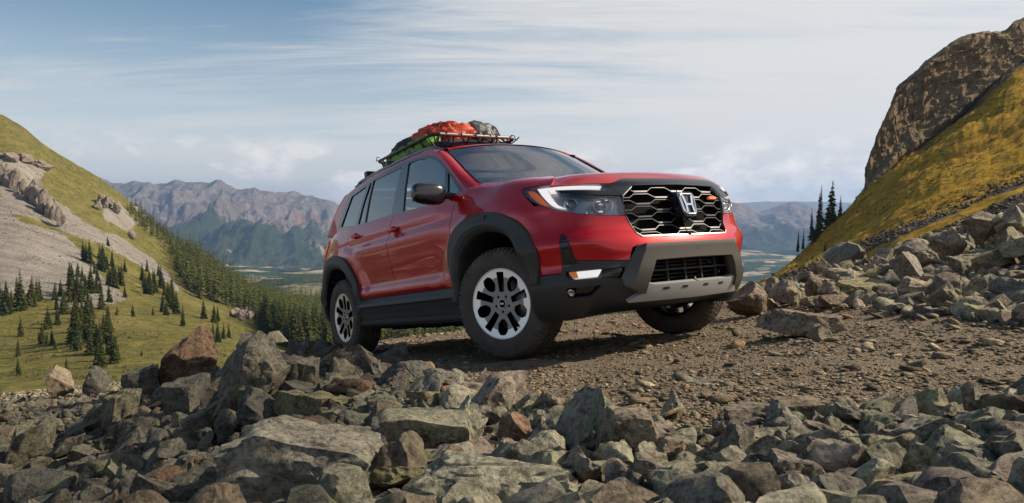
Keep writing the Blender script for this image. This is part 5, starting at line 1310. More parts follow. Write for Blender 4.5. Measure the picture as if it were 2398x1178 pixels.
# windows
def rnd(poly, r=.02):
    out = []
    for i in range(len(poly)):
        p0, p1, p2 = [np.array(poly[j % len(poly)]) for j in (i-1, i, i+1)]
        a = p1+(p0-p1)/np.linalg.norm(p0-p1)*min(r, .4*np.linalg.norm(p0-p1)); b = p1+(p2-p1)/np.linalg.norm(p2-p1)*min(r, .4*np.linalg.norm(p2-p1))
        for t in (0, .33, .67, 1): out.append(tuple((1-t)**2*a+2*t*(1-t)*p1+t*t*b))
    return out
GH = {k: rnd(BK[k], .018) for k in ('gF', 'gQ', 'gR', 'gS', 'gD')}
for sd in BOTH:
    fr = PB().panel(G, rnd(FR, .02), holes=[GH[k] for k in GH], th=.02, off=.002, sides=(sd,), res=.05).build('window_frame', M_blk, car)
    for k in GH:
        q = [(c[0], c[1]) for c in GH[k]]
        PB().panel(G, insetpoly(q, -.003), off=-.008, th=0, sides=(sd,), res=.06).build('side_window', M_glf if k in ('gF', 'gQ') else M_glp, car)
# windscreen
def wsurf():
    n, m = 22, 25; rows = []
    for i in range(n):
        t = i/(n-1); e = lerp_curve(WS[:6], n)[i]; row = []
        bow = .20*(1-t)+.112*t; up = -.055*(1-t)+.05*t
        for j in range(m):
            y = -1+j/(m-1); a = abs(y); k = 1-a**2.3
            row.append([e[0]+bow*k, e[1]*a, e[2]+up*k*(1 if t > .5 else 1)+ .0])
        rows.append(row)
    return np.array(rows)
PB().patch(wsurf(), BOTH, out=(-2, 0, 0)).build('windscreen', M_glw, car)
for sd in BOTH:
    wt = MB(); wt.tube([(x+.004, y*sd*1.004, z+.004) for x, y, z in lerp_curve(WS[:6], 20)], .007, 6)
    wt.build('windscreen_seal', M_blk, car)
cw = MB(); cw.grid([[(-.30+.13*(1-(abs(y)/.75)**2)-dx, y, 1.285-.03*(1-(abs(y)/.75)**2)+dx*.1) for y in np.linspace(-.74, .74, 20)] for dx in (-.06, 0, .10, .22)]); cw.build('cowl', M_pla, car)
# roof rails
for sd in BOTH:
    r = MB(); P = []
    for x in np.linspace(-.98, -2.92, 34):
        z = float(Rf(x, .66)[0][2]); t = (x+.98)/(-1.94); up = .062*min(1, smoothstep(-.01, .13, t))*min(1, 1-smoothstep(.93, 1.0, t)*.75)
        c = np.array([x, -.688+.02*max(0, t-.6), z+up-.012]); hgt = .013
        P.append([c+np.array([0, a, b]) for a, b in ((-.022, -hgt), (-.026, 0), (-.018, hgt), (.014, hgt+.002), (.022, 0), (.018, -hgt), (-.022, -hgt))])
    P = np.array(P)*[1, sd, 1]; r.grid(P, True, flip=(sd < 0))
    for xs in ((-1.10, -1.24), (-1.86, -2.0), (-2.62, -2.92)):
        x0, x1 = xs; xm = (x0+x1)/2; z = float(Rf(xm, .66)[0][2]); r.box((xm, -.683*sd, z+.008), (abs(x1-x0), .034, .05), bev=.006)
    r.build('roof_rail', M_blk, car)
# --- sills
for sd in BOTH:
    def sill_row(v, o): return np.array([S(u, v)[0]+np.array([0, -o, 0]) for u in np.linspace(ux(-.50), ux(-2.47), 30)])
    prof = [(.55, -.002), (.54, .012), (.505, .024), (.475, .026), (.455, .008), (.40, -.012), (.345, -.02), (.325, .010), (.31, .014), (.29, .010), (.275, -.03), (.27, -.14)]
    pb = PB()
    for (a, b) in zip(prof[:-1], prof[1:]):
        rows = []
        for t in (0, .5, 1): rows.append(sill_row(max(.24, a[0]*(1-t)+b[0]*t), a[1]*(1-t)+b[1]*t))
        pb.patch(np.array(rows), (sd,), out=(-1.5, 0, .4))
    pb.build('sill_cladding', M_pla, car)
# --- wheel arch flares
def flare(O, I, name):
    for sd in BOTH:
        u_of = lambda x: float(np.interp(-x, [-.5, .5, 2.6, 3.0, 3.2, 3.35, 3.5], [1.06, 2.041, 4.14, 4.545, 4.745, 4.90, 5.06])) if x < .45 else 1.545-x
        def uofx(x):
            k = (PP[:, 1] < -.5); return float(np.interp(-x, -PP[k, 0], SS[k]))
        rows = []; m = len(O)
        O2 = np.array(O); I2 = np.array(I)
        # profile across: outer edge tucked, raised face, rounded lip, turned in
        prof = [(0, -.008), (0, .014), (.06, .024), (.45, .034), (.62, .040), (.80, .030), (.95, .012), (1.0, -.010), (1.02, -.06), (1.02, -.14), (1.0, -.26)]
        pb = PB()
        def row(f, o):
            out = []
            for a, b in zip(O2, I2):
                x, z = a+(b-a)*f; u = uofx(x); p = S(u, max(.3, z))[0]; p = np.array([p[0], p[1], z])
                # flat outward direction
                nx = np.interp(u, SS, NN[:, 0]); ny = np.interp(u, SS, NN[:, 1])
                if o < -.02: out.append([p[0], p[1]-o*1, z])
                else: out.append([p[0]+nx*o, p[1]+ny*o, z])
            P = np.array(out)
            # resample smooth
            s = np.linspace(0, m-1, (m-1)*3+1); i = np.clip(s.astype(int), 0, m-2); t = (s-i)[:, None]
            pm = P[np.clip(i-1, 0, m-1)]; p0 = P[i]; p1 = P[i+1]; p2 = P[np.clip(i+2, 0, m-1)]
            return .5*(2*p0+(p1-pm)*t+(2*pm-5*p0+4*p1-p2)*t*t+(3*p0-pm-3*p1+p2)*t**3)
        R0 = [row(f, o) for f, o in prof]
        for k in range(len(R0)-1):
            a, b = R0[k], R0[k+1]; q = np.array([a, (a+b)/2, b])
            if k >= 7:
                c = np.array([0 if O is FO else -2.891, -.8, .394]); du = np.gradient(q, axis=0); dv = np.gradient(q, axis=1); N = np.cross(du, dv); N /= np.maximum(np.linalg.norm(N, axis=2, keepdims=True), 1e-9)
                if np.mean(np.sum(N*(c-q), 2)) < 0: N = -N
                pb.patch(q, (sd,), N=N)
            else: pb.patch(q, (sd,), out=(-1.45, 0, .5))
        o = pb.build(name, M_pla, car)
        # wheel house liner
        cx = 0 if O is FO else -2.891
        ln = MB(); rr = []
        for yy in (-.93, -.8, -.6, -.42):
            rr.append([(cx+(x-cx)*1.0, yy*sd, z) for x, z in row_xz(I2)])
        ln.grid(rr, True)
        ring = [(x, -.42*sd, z) for x, z in row_xz(I2)]; ln.add(ring+[(cx, -.42*sd, .3)], [(i, i+1, len(ring)) for i in range(len(ring)-1)])
        ln.build('wheel_house', M_drk, car)
def row_xz(I2): return [tuple(p) for p in I2]
flare(FO, FI, 'wheel_arch')
for sd in BOTH:
    PB().panel(S, [(1.760, 1.020), (1.545, 1.006), (1.575, .962), (1.725, .968)], off=.036, th=.006, sides=(sd,), res=.03).panel(S, [(1.725, 1.006), (1.59, .998), (1.60, .982), (1.71, .988)], off=.039, th=.004, sides=(sd,), res=.03).build('arch_plate', M_pla, car)
flare(RO, RI, 'wheel_arch')
# --- front end
def mirpoly(k, y0=True):
    """close a near-half outline on the centre line"""
    return [(0.0 if a < .07 else a, b) for a, b in BK[k]]
def side_u(x):
    k = (PP[:, 1] < -.5); return float(np.interp(-x, -PP[k, 0], SS[k]))
FASC = mirpoly('fascia')+[(side_u(x), z) for x, z in FOs[::-1] if z > .56 and x > .335]+[(1.2185, .921)]
fas = list(BK['fascia'])
PB().panel(S, FASC, th=.022, sides=BOTH, res=.035).build('bumper_cover', M_red, car)
low = [(1.117, .549), (.941, .547), (.924, .70), (.921, .787), (.901, .792), (.882, .777), (.857, .694), (.845, .634), (.821, .616), (.515, .590), (.46, .64), (.0, .66), (0, .59), (.352, .585), (.41, .45), (.35, .43), (0, .43), (0, .28), (.6, .27), (.95, .245), (1.235, .245), (1.20, .40), (1.16, .50)]
fogp = BK['fogpocket']; tow = rnd(BK['towpocket'], .02)
PB().panel(S, low, th=.02, off=-.004, sides=BOTH, res=.035, holes=[rnd(fogp, .015), tow]).build('lower_bumper', M_pla, car)
for sd in BOTH:
    PB().panel(S, insetpoly(rnd(fogp, .015), -.008), off=-.035, th=0, sides=(sd,)).panel(S, insetpoly(tow, -.008), off=-.045, th=0, sides=(sd,)).build('lamp_recess', M_blk, car)
    fg = PB().panel(S, rnd(BK['fog'], .008), off=-.006, th=.028, sides=(sd,), res=.03).build('fog_light', M_wht, car)
    PB().panel(S, [(.893, .552), (.845, .552), (.835, .512), (.864, .511), (.88, .527)], off=-.0045, th=.01, sides=(sd,)).build('marker_lens', M_amb, fg)
    fl = MB()
    for k in range(4):
        v = .505+.014*k; fl.tube([S(u, v)[0]*[1, sd, 1]-np.array([.012, 0, 0]) for u in np.linspace(.575, .68, 6)], .0035, 5)
    fl.build('fog_light_grille', M_pla, car)
    # round tow-eye lamp in its pocket
    c = S(.893, .418)[0]; n = normal(S, np.array([.893]), np.array([.418]))[0]; n = n if n[0] > 0 else -n
    tl = MB(); q = Vector(n).to_track_quat('Z', 'Y').to_matrix()
    for r0, r1, d0, d1 in ((.024, .024, -.03, -.008), (.024, .018, -.008, -.006), (.018, .0, -.006, -.012)):
        ring = [[np.array(q@Vector((r*math.cos(a), r*math.sin(a), d)))+c for a in np.linspace(0, 2*math.pi, 19)] for r, d in ((r0, d0), (r1, d1))]
        tl.grid(np.array(ring)*[1, sd, 1], True)
    tl.build('tow_hook_lamp', M_ref, car)
    # side vent: slats in a slot
    vt = PB().panel(S, [(.916, .77), (.90, .782), (.886, .768), (.862, .694), (.850, .64), (.832, .60), (.925, .585)], off=-.002, th=0, sides=(sd,)).build('side_vent', M_blk, car)
    vs = MB()
    for k in range(6):
        v = .60+.03*k; w = .878-.006*k; vs.tube([S(u, v)[0]*[1, sd, 1] for u in np.linspace(.921, w, 4)], .004, 5)
    vs.build('vent_slats', M_pla, vt)
guard = PB().panel(S, mirpoly('guardA'), rim_to=[(0.0 if a < .07 else a, b) for i, (a, b) in enumerate(BK['guardB'])], off=.045, th=.05, sides=BOTH, res=.035)
guard.build('bumper_guard', M_grd, car)
sk = PB().panel(S, [(.413, .448), (.353, .434), (0, .434), (0, .337), (.535, .344), (.484, .374), (.427, .394)], off=.030, th=.04, sides=BOTH, res=.03).build('skid_plate', M_sil, car)
for u0, u1 in ((.075, .125), (.235, .29)):
    for sd in BOTH: PB().panel(S, [(u0, .416), (u1, .416), (u1, .402), (u0, .402)], off=.0312, th=.0, sides=(sd,), res=.03).build('slot', M_pla, sk)
# lower intake
it = PB().panel(S, [(.0, .60), (.37, .60), (.43, .44), (0, .42)], off=-.13, th=0, sides=BOTH).build('intake_void', M_drk, car)
ib = MB()
for v, o in ((.515, -.03),):
    ib.tube([S(abs(u), v)[0]*[1, 1 if u >= 0 else -1, 1]+np.array([o, 0, 0]) for u in np.linspace(-.40, .40, 15)], .006, 6)
for u in (-.30, -.14, .02, .18, .33):
    p = S(abs(u), .5)[0]*[1, 1 if u >= 0 else -1, 1]; ib.box((p[0]-.07, p[1], .50), (.02, .012, .15))
for v in (.46, .485, .54, .565):
    ib.tube([S(abs(u), v)[0]*[1, 1 if u >= 0 else -1, 1]+np.array([-.09, 0, 0]) for u in np.linspace(-.40, .40, 15)], .005, 6)
ib.build('intake_bars', M_pla, car)
un = MB(); un.grid([[(x, y, .255+.02*(x > .4)) for y in (-.72, -.3, .3, .72)] for x in (.80, .5, .2)]); 
un.box((-1.45, 0, .285), (2.4, 1.5, .06)); un.box((-1.45, 0, .34), (4.2, .84, .10)); un.box((-3.3, 0, .40), (.9, 1.1, .14))
un.tube([(0, -.78, .39), (0, .78, .39)], .045, 8); un.tube([(-2.891, -.78, .38), (-2.891, .78, .38)], .05, 8)
for x, y in ((-.9, -.62), (-1.5, -.62), (-2.1, -.62), (-1.2, .3)): un.box((x, y, .262), (.34, .20, .05), bev=.02)
un.build('underbody', M_drk, car)
# grille
GV = [(0.0 if a < .07 else a, b) for a, b in BK['grille']]
gp = insetpoly(GV[:1]+GV[1:], .0)
PB().panel(S, GV, off=-.10, th=0, sides=BOTH).panel(S, insetpoly([(-.05, 1.085)]+GV[1:-1]+[(-.05, .725)], -.004), off=-.03, th=.0, sides=(1,), holes=[insetpoly([(-.04, 1.08)]+GV[1:-1]+[(-.04, .73)], .012)]).build('grille_void', M_drk, car)
wall = PB()
lp = dens(GV, .03); rows = []
for o in (-.004, -.03, -.11):
    P = S(np.array([q[0] for q in lp]), np.array([q[1] for q in lp])); n = normal(S, np.array([q[0] for q in lp]), np.array([q[1] for q in lp])); n = np.where(n[:, :1] > 0, n, -n); rows.append(P+n*o)
wall.patch(np.array(rows), BOTH, out=(.9, 0, 5)); grl = wall.build('grille', M_blk, car)
def strip(mb, pts, w, dpt, off, mi=0):
    """a flat bar following uv points on the nose, w high, dpt deep"""
    P = []
    for u, v in pts:
        for_ = []
        for dv, oo in ((-w/2, off-dpt), (-w/2, off), (w/2, off), (w/2, off-dpt)):
            a = S(abs(u), v+dv)[0]*[1, 1 if u >= 0 else -1, 1]; n = normal(S, np.array([abs(u)]), np.array([v+dv]))[0]; n = n if n[0] > 0 else -n; n = n*[1, 1 if u >= 0 else -1, 1]
            for_.append(a+n*oo)
        for_.append(for_[0]); P.append(for_)
    mb.grid(np.array(P), False)
def inG(u, v):
    return pip((abs(u), v), insetpoly([(-.05, 1.076)]+GV[1:-1]+[(-.05, .731)], .004))
bars = MB(); badges = MB(); PITCH = .325; rowh = .0425; amp = .0225
for r in range(-1, 10):
    v0 = 1.042-r*rowh; ph = 0 if r % 2 == 0 else .5
    k = -4
    pts = []
    for k in range(-4, 5):
        uc = (k+ph)*PITCH
        for du, dv in ((-.062, 0), (.062, 0), (.105, amp), (.225, amp)): pts.append((uc+du, v0+dv))
        # finer thick segment
        seg = [(uc+d, v0-.003) for d in (-.055, -.02, .02, .055)]
        if all(inG(*q) for q in seg) and not any(abs(q[0]) < .075 and .88 < q[1] < 1.03 for q in seg): strip(bars, seg, .0100, .010, -.007)
    # subdivide and keep inside
    dn = []
    for a, b in zip(pts[:-1], pts[1:]):
        m = max(1, int(abs(b[0]-a[0])/.012)); dn += [(a[0]+(b[0]-a[0])*i/m, a[1]+(b[1]-a[1])*i/m) for i in range(m)]
    run = []
    for q in dn+[(9, 9)]:
        if abs(q[0]) < 1 and inG(*q) and not (abs(q[0]) < .070 and .885 < q[1] < 1.025): run.append(q)
        else:
            if len(run) > 1: strip(bars, run, .0042, .009, -.008)
            run = []
bars.build('grille_mesh', M_gun, grl)
rimm = MB()
sp_ = [GV[2], GV[3], GV[4], GV[5], GV[6], GV[7], (.2, .735), (0, .733)]
for sgn in (1, -1):
    pp_ = dens(sp_, .02)[:-int(np.hypot(sp_[-1][0]-sp_[0][0], sp_[-1][1]-sp_[0][1])/.02)-1]
    strip(rimm, [((u+1e-4)*sgn, v) for u, v in [((a+b)/2 if False else a, b) for a, b in pp_]] , .008, .016, .004)
    strip(rimm, [((.392+(.483-.392)*t)*sgn, 1.070+(1.007-1.070)*t) for t in np.linspace(0, 1, 5)], .008, .016, .004)
rimm.build('grille_surround', M_edge, grl)
gar = [(.437, 1.137), (0, 1.138), (0, 1.078), (.392, 1.073), (.487, 1.010), (.50, 1.012), (.53, 1.04), (.555, 1.06), (.5, 1.10)]
PB().panel(S, gar, off=.010, th=.03, sides=BOTH, res=.025).build('grille_garnish', M_blk, car)
# maker's emblem: chrome rounded frame with an upright H on a dark plate
em = MB(); ec = np.array([.945, 0, .936]); tilt = math.atan2(.035, .14)
def epos(y, z, o): return np.array([ec[0]+o-z*math.tan(tilt)*.9, y, ec[2]+z])
def eoutline(hw_t, hw_b, hh, r, n=8):
    P = [(-hw_b, -hh), (hw_b, -hh), (hw_t, hh), (-hw_t, hh)]; out = []
    for i in range(4):
        p0, p1, p2 = [np.array(P[j % 4], float) for j in (i-1, i, i+1)]
        a = p1+(p0-p1)/np.linalg.norm(p0-p1)*r; b = p1+(p2-p1)/np.linalg.norm(p2-p1)*r
        for t in np.linspace(0, 1, n): out.append((1-t)**2*a+2*t*(1-t)*p1+t*t*b)
    return np.array(out)
bk = MB(); o1 = eoutline(.082, .066, .084, .036)
bk.add([epos(y, z, -.006) for y, z in o1], [tuple(range(len(o1)))]); bk.grid(np.array([[epos(y, z, -.06) for y, z in np.vstack([o1*1.12, o1[:1]*1.12])], [epos(y, z, -.006) for y, z in np.vstack([o1, o1[:1]])]]), True)
emb = bk.build('emblem', M_blk, grl)
oa = eoutline(.071, .056, .073, .032); ob = eoutline(.061, .047, .063, .026)
cl = lambda a: np.vstack([a, a[:1]])
fr_ = MB(); fr_.grid(np.array([[epos(y, z, o) for y, z in cl(q)] for q, o in ((oa*1.02, -.006), (oa, .004), ((oa+ob)/2, .008), (ob, .004), (ob*.98, -.004))]), True)
fr_.build('emblem_frame', M_chr, emb)
hh = MB()
def hleg(s):
    pts = [(.054, .058), (.034, .058), (.021, .004), (.021, -.009), (.024, -.056), (.042, -.056), (.037, -.01), (.041, .01)]
    P = [(y*s, z) for y, z in pts]; n = len(P)
    top = [epos(y, z, .006) for y, z in P]; bot = [epos(y, z, -.004) for y, z in P]
    F = [tuple(range(n)) if s < 0 else tuple(range(n))[::-1]]+[(i, (i+1) % n, n+(i+1) % n, n+i) for i in range(n)]
    hh.add(top+bot, F)
hleg(1); hleg(-1); 
P = [(-.024, .004), (.024, .004), (.024, -.010), (-.024, -.010)]; hh.add([epos(y, z, .0055) for y, z in P]+[epos(y, z, -.004) for y, z in P], [(0, 3, 2, 1), (0, 1, 5, 4), (1, 2, 6, 5), (2, 3, 7, 6), (3, 0, 4, 7)])
hh.build('emblem_letter', M_chr, emb)
bd = MB(); c = S(.36, .992)[0]*[1, -1, 1]
strip(bd, [(-u, .992) for u in (.325, .345, .365, .385, .41)], .019, .02, .004); bd.build('grille_badge', M_amb, grl)
# --- headlamps
for sd in BOTH:
    hl = PB().panel(S, rnd(lampC, .01), off=-.045, th=0, sides=(sd,), res=.03)
    q = dens(lampC, .03); P = S(np.array([a for a, b in q]+[q[0][0]]), np.array([b for a, b in q]+[q[0][1]])); nn = normal(S, np.array([a for a, b in q]+[q[0][0]]), np.array([b for a, b in q]+[q[0][1]])); nn = np.where(nn[:, :1] > 0, nn, -nn)
    hl.patch(np.array([P+nn*.0, P-nn*.022, P-nn*.045]), (sd,), out=(.7, -.6, 5))
    H_ = hl.build('headlight', M_house, car)
    PB().panel(S, BK['orange'], off=-.005, th=.03, sides=(sd,), res=.03).build('marker_lens', M_amb, H_)
    PB().panel(S, BK['drl'], off=-.001, th=.035, sides=(sd,), res=.03).build('light_guide', M_wht, H_)
    PB().panel(S, BK['wing'], off=.008, th=.05, sides=(sd,), res=.03).build('lamp_brow', M_blk, H_)
    for (uu, vv, r, k) in ((.835, .985, .040, 0), (.618, .955, .046, 1)):
        c = S(uu, vv)[0]; n = normal(S, np.array([uu]), np.array([vv]))[0]; n = n if n[0] > 0 else -n; n = n*.6+np.array([.4, 0, 0]); n /= np.linalg.norm(n)
        q3 = Vector(n).to_track_quat('Z', 'Y').to_matrix(); pj = MB()
        prof = [(r*1.15, -.035), (r*1.12, -.016), (r*.98, -.014), (r*.92, -.03), (r*.55, -.045)] if k == 0 else [(r*1.3, -.02), (r*1.15, -.018), (r*1.0, -.03), (r*.7, -.044), (r*.2, -.05)]
        pj.grid(np.array([[np.array(q3@Vector((a*math.cos(t)*(1 if k == 0 else 1.25), a*math.sin(t)*.85, d)))+c for t in np.linspace(0, 2*math.pi, 21)] for a, d in prof])*[1, sd, 1], True)
        pj.build('reflector', M_ref, H_)
        ln = MB(); R2 = r*.62; ln.grid(np.array([[np.array(q3@Vector((R2*math.sin(p_)*math.cos(t), R2*math.sin(p_)*math.sin(t), -.045+R2*.8*math.cos(p_))))+c for t in np.linspace(0, 2*math.pi, 17)] for p_ in np.linspace(.01, 1.57, 7)])*[1, sd, 1], True)
        ln.build('projector_lens', M_lens if False else M_house, H_)
    for (uu, vv, a, b_) in ((.655, .985, .030, .006), (.645, .965, .024, .005), (.650, .918, .034, .008), (.60, .99, .02, .004), (.742, .915, .004, .014), (.868, .995, .004, .018)):
        PB().panel(S, [(uu-a/2, vv-b_/2), (uu+a/2, vv-b_/2), (uu+a/2*.8, vv+b_/2), (uu-a/2*.8, vv+b_/2)], off=-.012, th=.004, sides=(sd,), res=.03).build('reflector_facet', M_wht, H_)
    rb = MB()
    for i in range(5):
        u0 = .70-.01*i; strip_pts = [(sd*0+u, .925+.018*i) for u in np.linspace(.735-.012*i, .690-.012*i, 4)]
        P = []
        for u, v in strip_pts: P.append(S(u, v)[0]*[1, sd, 1]-np.array([.022, 0, 0]))
        rb.tube(P, .003, 5)
    rb.build('lamp_ribs', M_ref, H_)
    PB().panel(S, rnd(lampC, .01), off=.001, th=0, sides=(sd,), res=.035).build('lens_cover', M_lens, H_)
# --- mirrors
for sd in BOTH:
    # housing measured in the picture: outer end x -.70.. y -1.10
    c = np.array([-.63, -1.085, 1.283]); mm = MB(); P = []
    n1, n2 = 18, 24
    for i in range(n1+1):
        th = math.pi*i/n1; row = []
        for j in range(n2+1):
            ph = 2*math.pi*j/n2; ce, se = math.cos(ph), math.sin(ph)
            sy = math.copysign(abs(math.cos(th))**.75, math.cos(th)); rr_ = abs(math.sin(th))**.55
            x = .062*rr_*math.copysign(abs(ce)**.8, ce); z = .094*rr_*math.copysign(abs(se)**.75, se)
            y = -.138*sy
            z *= 1-.14*(sy+1)/2; x += .015*(1-rr_) ; z += -.012*(1-sy)/2
            row.append(c+np.array([x, y, z]))
        P.append(row)
    P = np.array(P)*[1, sd, 1]; mm.grid(P, True, flip=(sd > 0))
    mi_ = mm.build('mirror', M_blk, car)
    st = MB()
    st.grid(np.array([[np.array([-.645+a*w, y, 1.262+b*h+zz]) for a, b in ((-1, 0), (-.7, .7), (0, 1), (.7, .7), (1, 0), (.7, -.7), (0, -1), (-.7, -.7), (-1, 0))] for y, w, h, zz in ((-.862, .05, .022, .0), (-.89, .052, .026, .0), (-.93, .055, .03, .004), (-.97, .05, .035, .01))])*[1, sd, 1], True)
    st.build('mirror_arm', M_pla, mi_)
    gl = MB(); gl.grid(np.array([[c+np.array([-.058, y, z]) for y in (-.105, .10)] for z in (-.06, .06)])*[1, sd, 1]); gl.build('mirror_glass', M_chr, mi_)
    tr = MB(); tr.tube([c*[1, sd, 1]+np.array([.052-.9*(t*t)*.06, (-.05-.072*t)*sd, -.004]) for t in np.linspace(0, 1, 8)], .005, 6); tr.build('turn_signal', M_wht, mi_)

# --- wheels
def wheel_meshes():
    # tyre: lathed section with cut tread blocks
    NA = 384
    prof = [(.108, .236), (.116, .243), (.126, .252), (.133, .268), (.1365, .285), (.1365, .300), (.1372, .304), (.1372, .309), (.1365, .313), (.135, .330), (.1325, .343), (.1315, .346), (.129, .358), (.126, .366), (.121, .374), (.114, .381)]
    tread = [(w, .3935-.006*(w/.114)**2-.006*(w/.114)**8) for w in np.linspace(.112, -.112, 44)]
    full = prof+tread+[(-a, b) for a, b in prof[::-1]]
    full = np.array(full); A = np.linspace(0, 2*math.pi, NA, endpoint=False)
    P = np.zeros((NA, len(full), 3))
    for j, (w, r) in enumerate(full):
        rr = np.full(NA, r); ph = A*66/(2*math.pi)          # 66 block pitches round
        if r > .345:
            aw = abs(w); s = 1 if w > 0 else -1
            if aw > .088:   # shoulder lugs, alternate ones run down the sidewall
                slot = (np.abs(((ph+.5*(s < 0)) % 1)-.5) > .36).astype(float)
                alt = ((np.floor(ph+.5*(s < 0)).astype(int) % 2) == 0)
                dep = .011 if aw < .125 else .006
                rr = rr-slot*dep
                if r < .362: rr = rr; P[:, j, 1] = 0
                if .085 < aw < .093: rr = rr-.009
            else:
                shift = .5*np.sin(w*90)+ (0 if aw > .04 else .33)
                slot = (np.abs(((ph+shift) % 1)-.5) > .38); rr = rr-slot*.009
                grv = (abs(aw-.040-.004*0) < .0042)
                zig = np.abs(aw-(.042+.006*np.sign(np.sin(ph*2*math.pi)))) < .0042
                rr = rr-zig*.009
                sipe = (aw < .03) & (np.abs(((ph*2+w*20) % 1)-.5) > .46); rr = rr-sipe*.004
        off = np.zeros(NA)
        if .343 < r < .367 and abs(w) > .12:
            alt = (np.abs((((ph+.5*(w < 0))) % 1)-.5) < .34) & ((np.floor(ph+.5*(w < 0)).astype(int) % 2) == 0 if r < .352 else True)
            off = alt*.0045*np.sign(w)
        P[:, j] = np.stack([rr*np.cos(A), np.full(NA, -w)-off, rr*np.sin(A)], 1)
    mb = MB(); mb.grid(P, True, closeu=True)
    tyre = bpy.data.meshes.new('tyre'); tyre.from_pydata(mb.v, [], mb.f); tyre.polygons.foreach_set('use_smooth', [True]*len(mb.f)); tyre.update(); tyre.set_sharp_from_angle(angle=R_(35)); tyre.materials.append(M_rub)
    # rim face
    holes = []
    def pol(r, a): return (r*math.cos(a), r*math.sin(a))
    def loc(cr, a, pts):  # pts: (radial, tangential)
        c, s = math.cos(a), math.sin(a); return [((cr+p)*c-q*s, (cr+p)*s+q*c) for p, q in pts]
    rects = [loc(0, R_(90+72*k), [(.082, -.021), (.150, -.026), (.2205, -.031), (.2225, 0), (.2205, .031), (.150, .026), (.082, .021)]) for k in range(5)]
    hexs = [loc(0, R_(126+72*k), [(.108, -.013), (.108, .013), (.140, .040), (.188, .043), (.216, .024), (.219, 0), (.216, -.024), (.188, -.043), (.140, -.040)]) for k in range(5)]
    lugs = [[(.057*math.cos(a)+.0105*math.cos(t), .057*math.sin(a)+.0105*math.sin(t)) for t in np.linspace(0, 2*math.pi, 9)[:-1]] for a in [R_(54+72*k) for k in range(5)]]
    outer = [pol(.2405, t) for t in np.linspace(0, 2*math.pi, 73)[:-1]]
    hl = rects+hexs+lugs
    v2, T_, loops = cdt(outer, .011, hl, ring=(.186, 150))
    def face_y(r): return -.118+.012*(1-np.clip(r/.2405, 0, 1)**2)*1.6
    r = np.hypot(v2[:, 0], v2[:, 1]); V = [(x, float(face_y(q)), z) for (x, z), q in zip(v2, r)]; F = []; mi = []
    for t in T_:
        a, b, c = [np.array(V[i]) for i in t]; F.append(t if np.cross(b-a, c-a)[1] < 0 else t[::-1])
        cc = (a+b+c)/3; rr = math.hypot(cc[0], cc[2]); ang = math.degrees(math.atan2(cc[2], cc[0]))
        mi.append(0 if rr > .186 else 1)
    for li, lp in enumerate(loops):
        dp = .045 if li else .02; b0 = len(V); V += [(V[i][0]*(1.0 if li else 1), V[i][1]+dp, V[i][2]) for i in lp]; m = len(lp)
        for i in range(m):
            F.append((lp[i], lp[(i+1) % m], b0+(i+1) % m, b0+i)); mi.append(2 if li else 0)
    mb = MB(); mb.v = [tuple(map(float, p)) for p in V]; mb.f = [tuple(int(i) for i in f) for f in F]; mb.sm = [False]*len(F); mb.mi = mi
    def lathe(prof, mi_, n=72):
        mb.grid(np.array([[(q*math.cos(t), y, q*math.sin(t)) for t in np.linspace(0, 2*math.pi, n+1)] for q, y in prof]), True, mi_)
    lathe([(.2395, -.116), (.243, -.121), (.2475, -.121), (.250, -.117), (.250, -.108), (.243, -.09)], 0)
    lathe([(.243, -.115), (.232, -.09), (.222, .10), (.240, .125)], 2)
    lathe([(.001, -.03), (.16, -.02), (.175, .0), (.175, .03)], 3)     # brake disc
    lathe([(.001, -.107), (.022, -.107), (.0285, -.105), (.031, -.098), (.031, -.08)], 2, 28)
    lathe([(.0285, -.1055), (.031, -.107), (.0335, -.104), (.034, -.09)], 0, 28)
    for s in (-.012, -.004, .004, .012): mb.box((s, -.108, 0), (.005, .004, .011), mi=0)
    for k in range(5):
        a = R_(54+72*k); c = (.057*math.cos(a), .057*math.sin(a)); mb.grid(np.array([[(c[0]+q*math.cos(t), y, c[1]+q*math.sin(t)) for t in np.linspace(0, 2*math.pi, 9)] for q, y in ((.001, -.092), (.007, -.092), (.008, -.088), (.008, -.06))]), True, 2)
    mb.box((.12, -.01, .06), (.06, .06, .11), mi=1)                     # caliper
    rim = bpy.data.meshes.new('rim'); rim.from_pydata(mb.v, [], mb.f); rim.polygons.foreach_set('use_smooth', mb.sm); rim.polygons.foreach_set('material_index', mb.mi); rim.update()
    for q in (M_rim, M_rimd, M_drk, M_disc): rim.materials.append(q)
    return tyre, rim
M_disc = mat('brake_disc_steel', (.22, .21, .20), .4, .9)
tyre_me, rim_me = wheel_meshes()
for (x, y, steer, sd, roll) in ((-.041, -.823, 20, -1, 3), (.0, .823, 20, 1, 30), (-2.891, -.823, 0, -1, 8), (-2.891, .823, 0, 1, 50)):
    w = empty('wheel'); w.parent = car; w.location = (x, y, .394)
    rz = R_(steer)+(math.pi if sd > 0 else 0); w.rotation_euler = (0, 0, rz)
    for nm, me in (('tyre', tyre_me), ('rim', rim_me)):
        o = bpy.data.objects.new(nm, me); COL.objects.link(o); o.parent = w; o.rotation_euler = (0, R_(roll), 0)
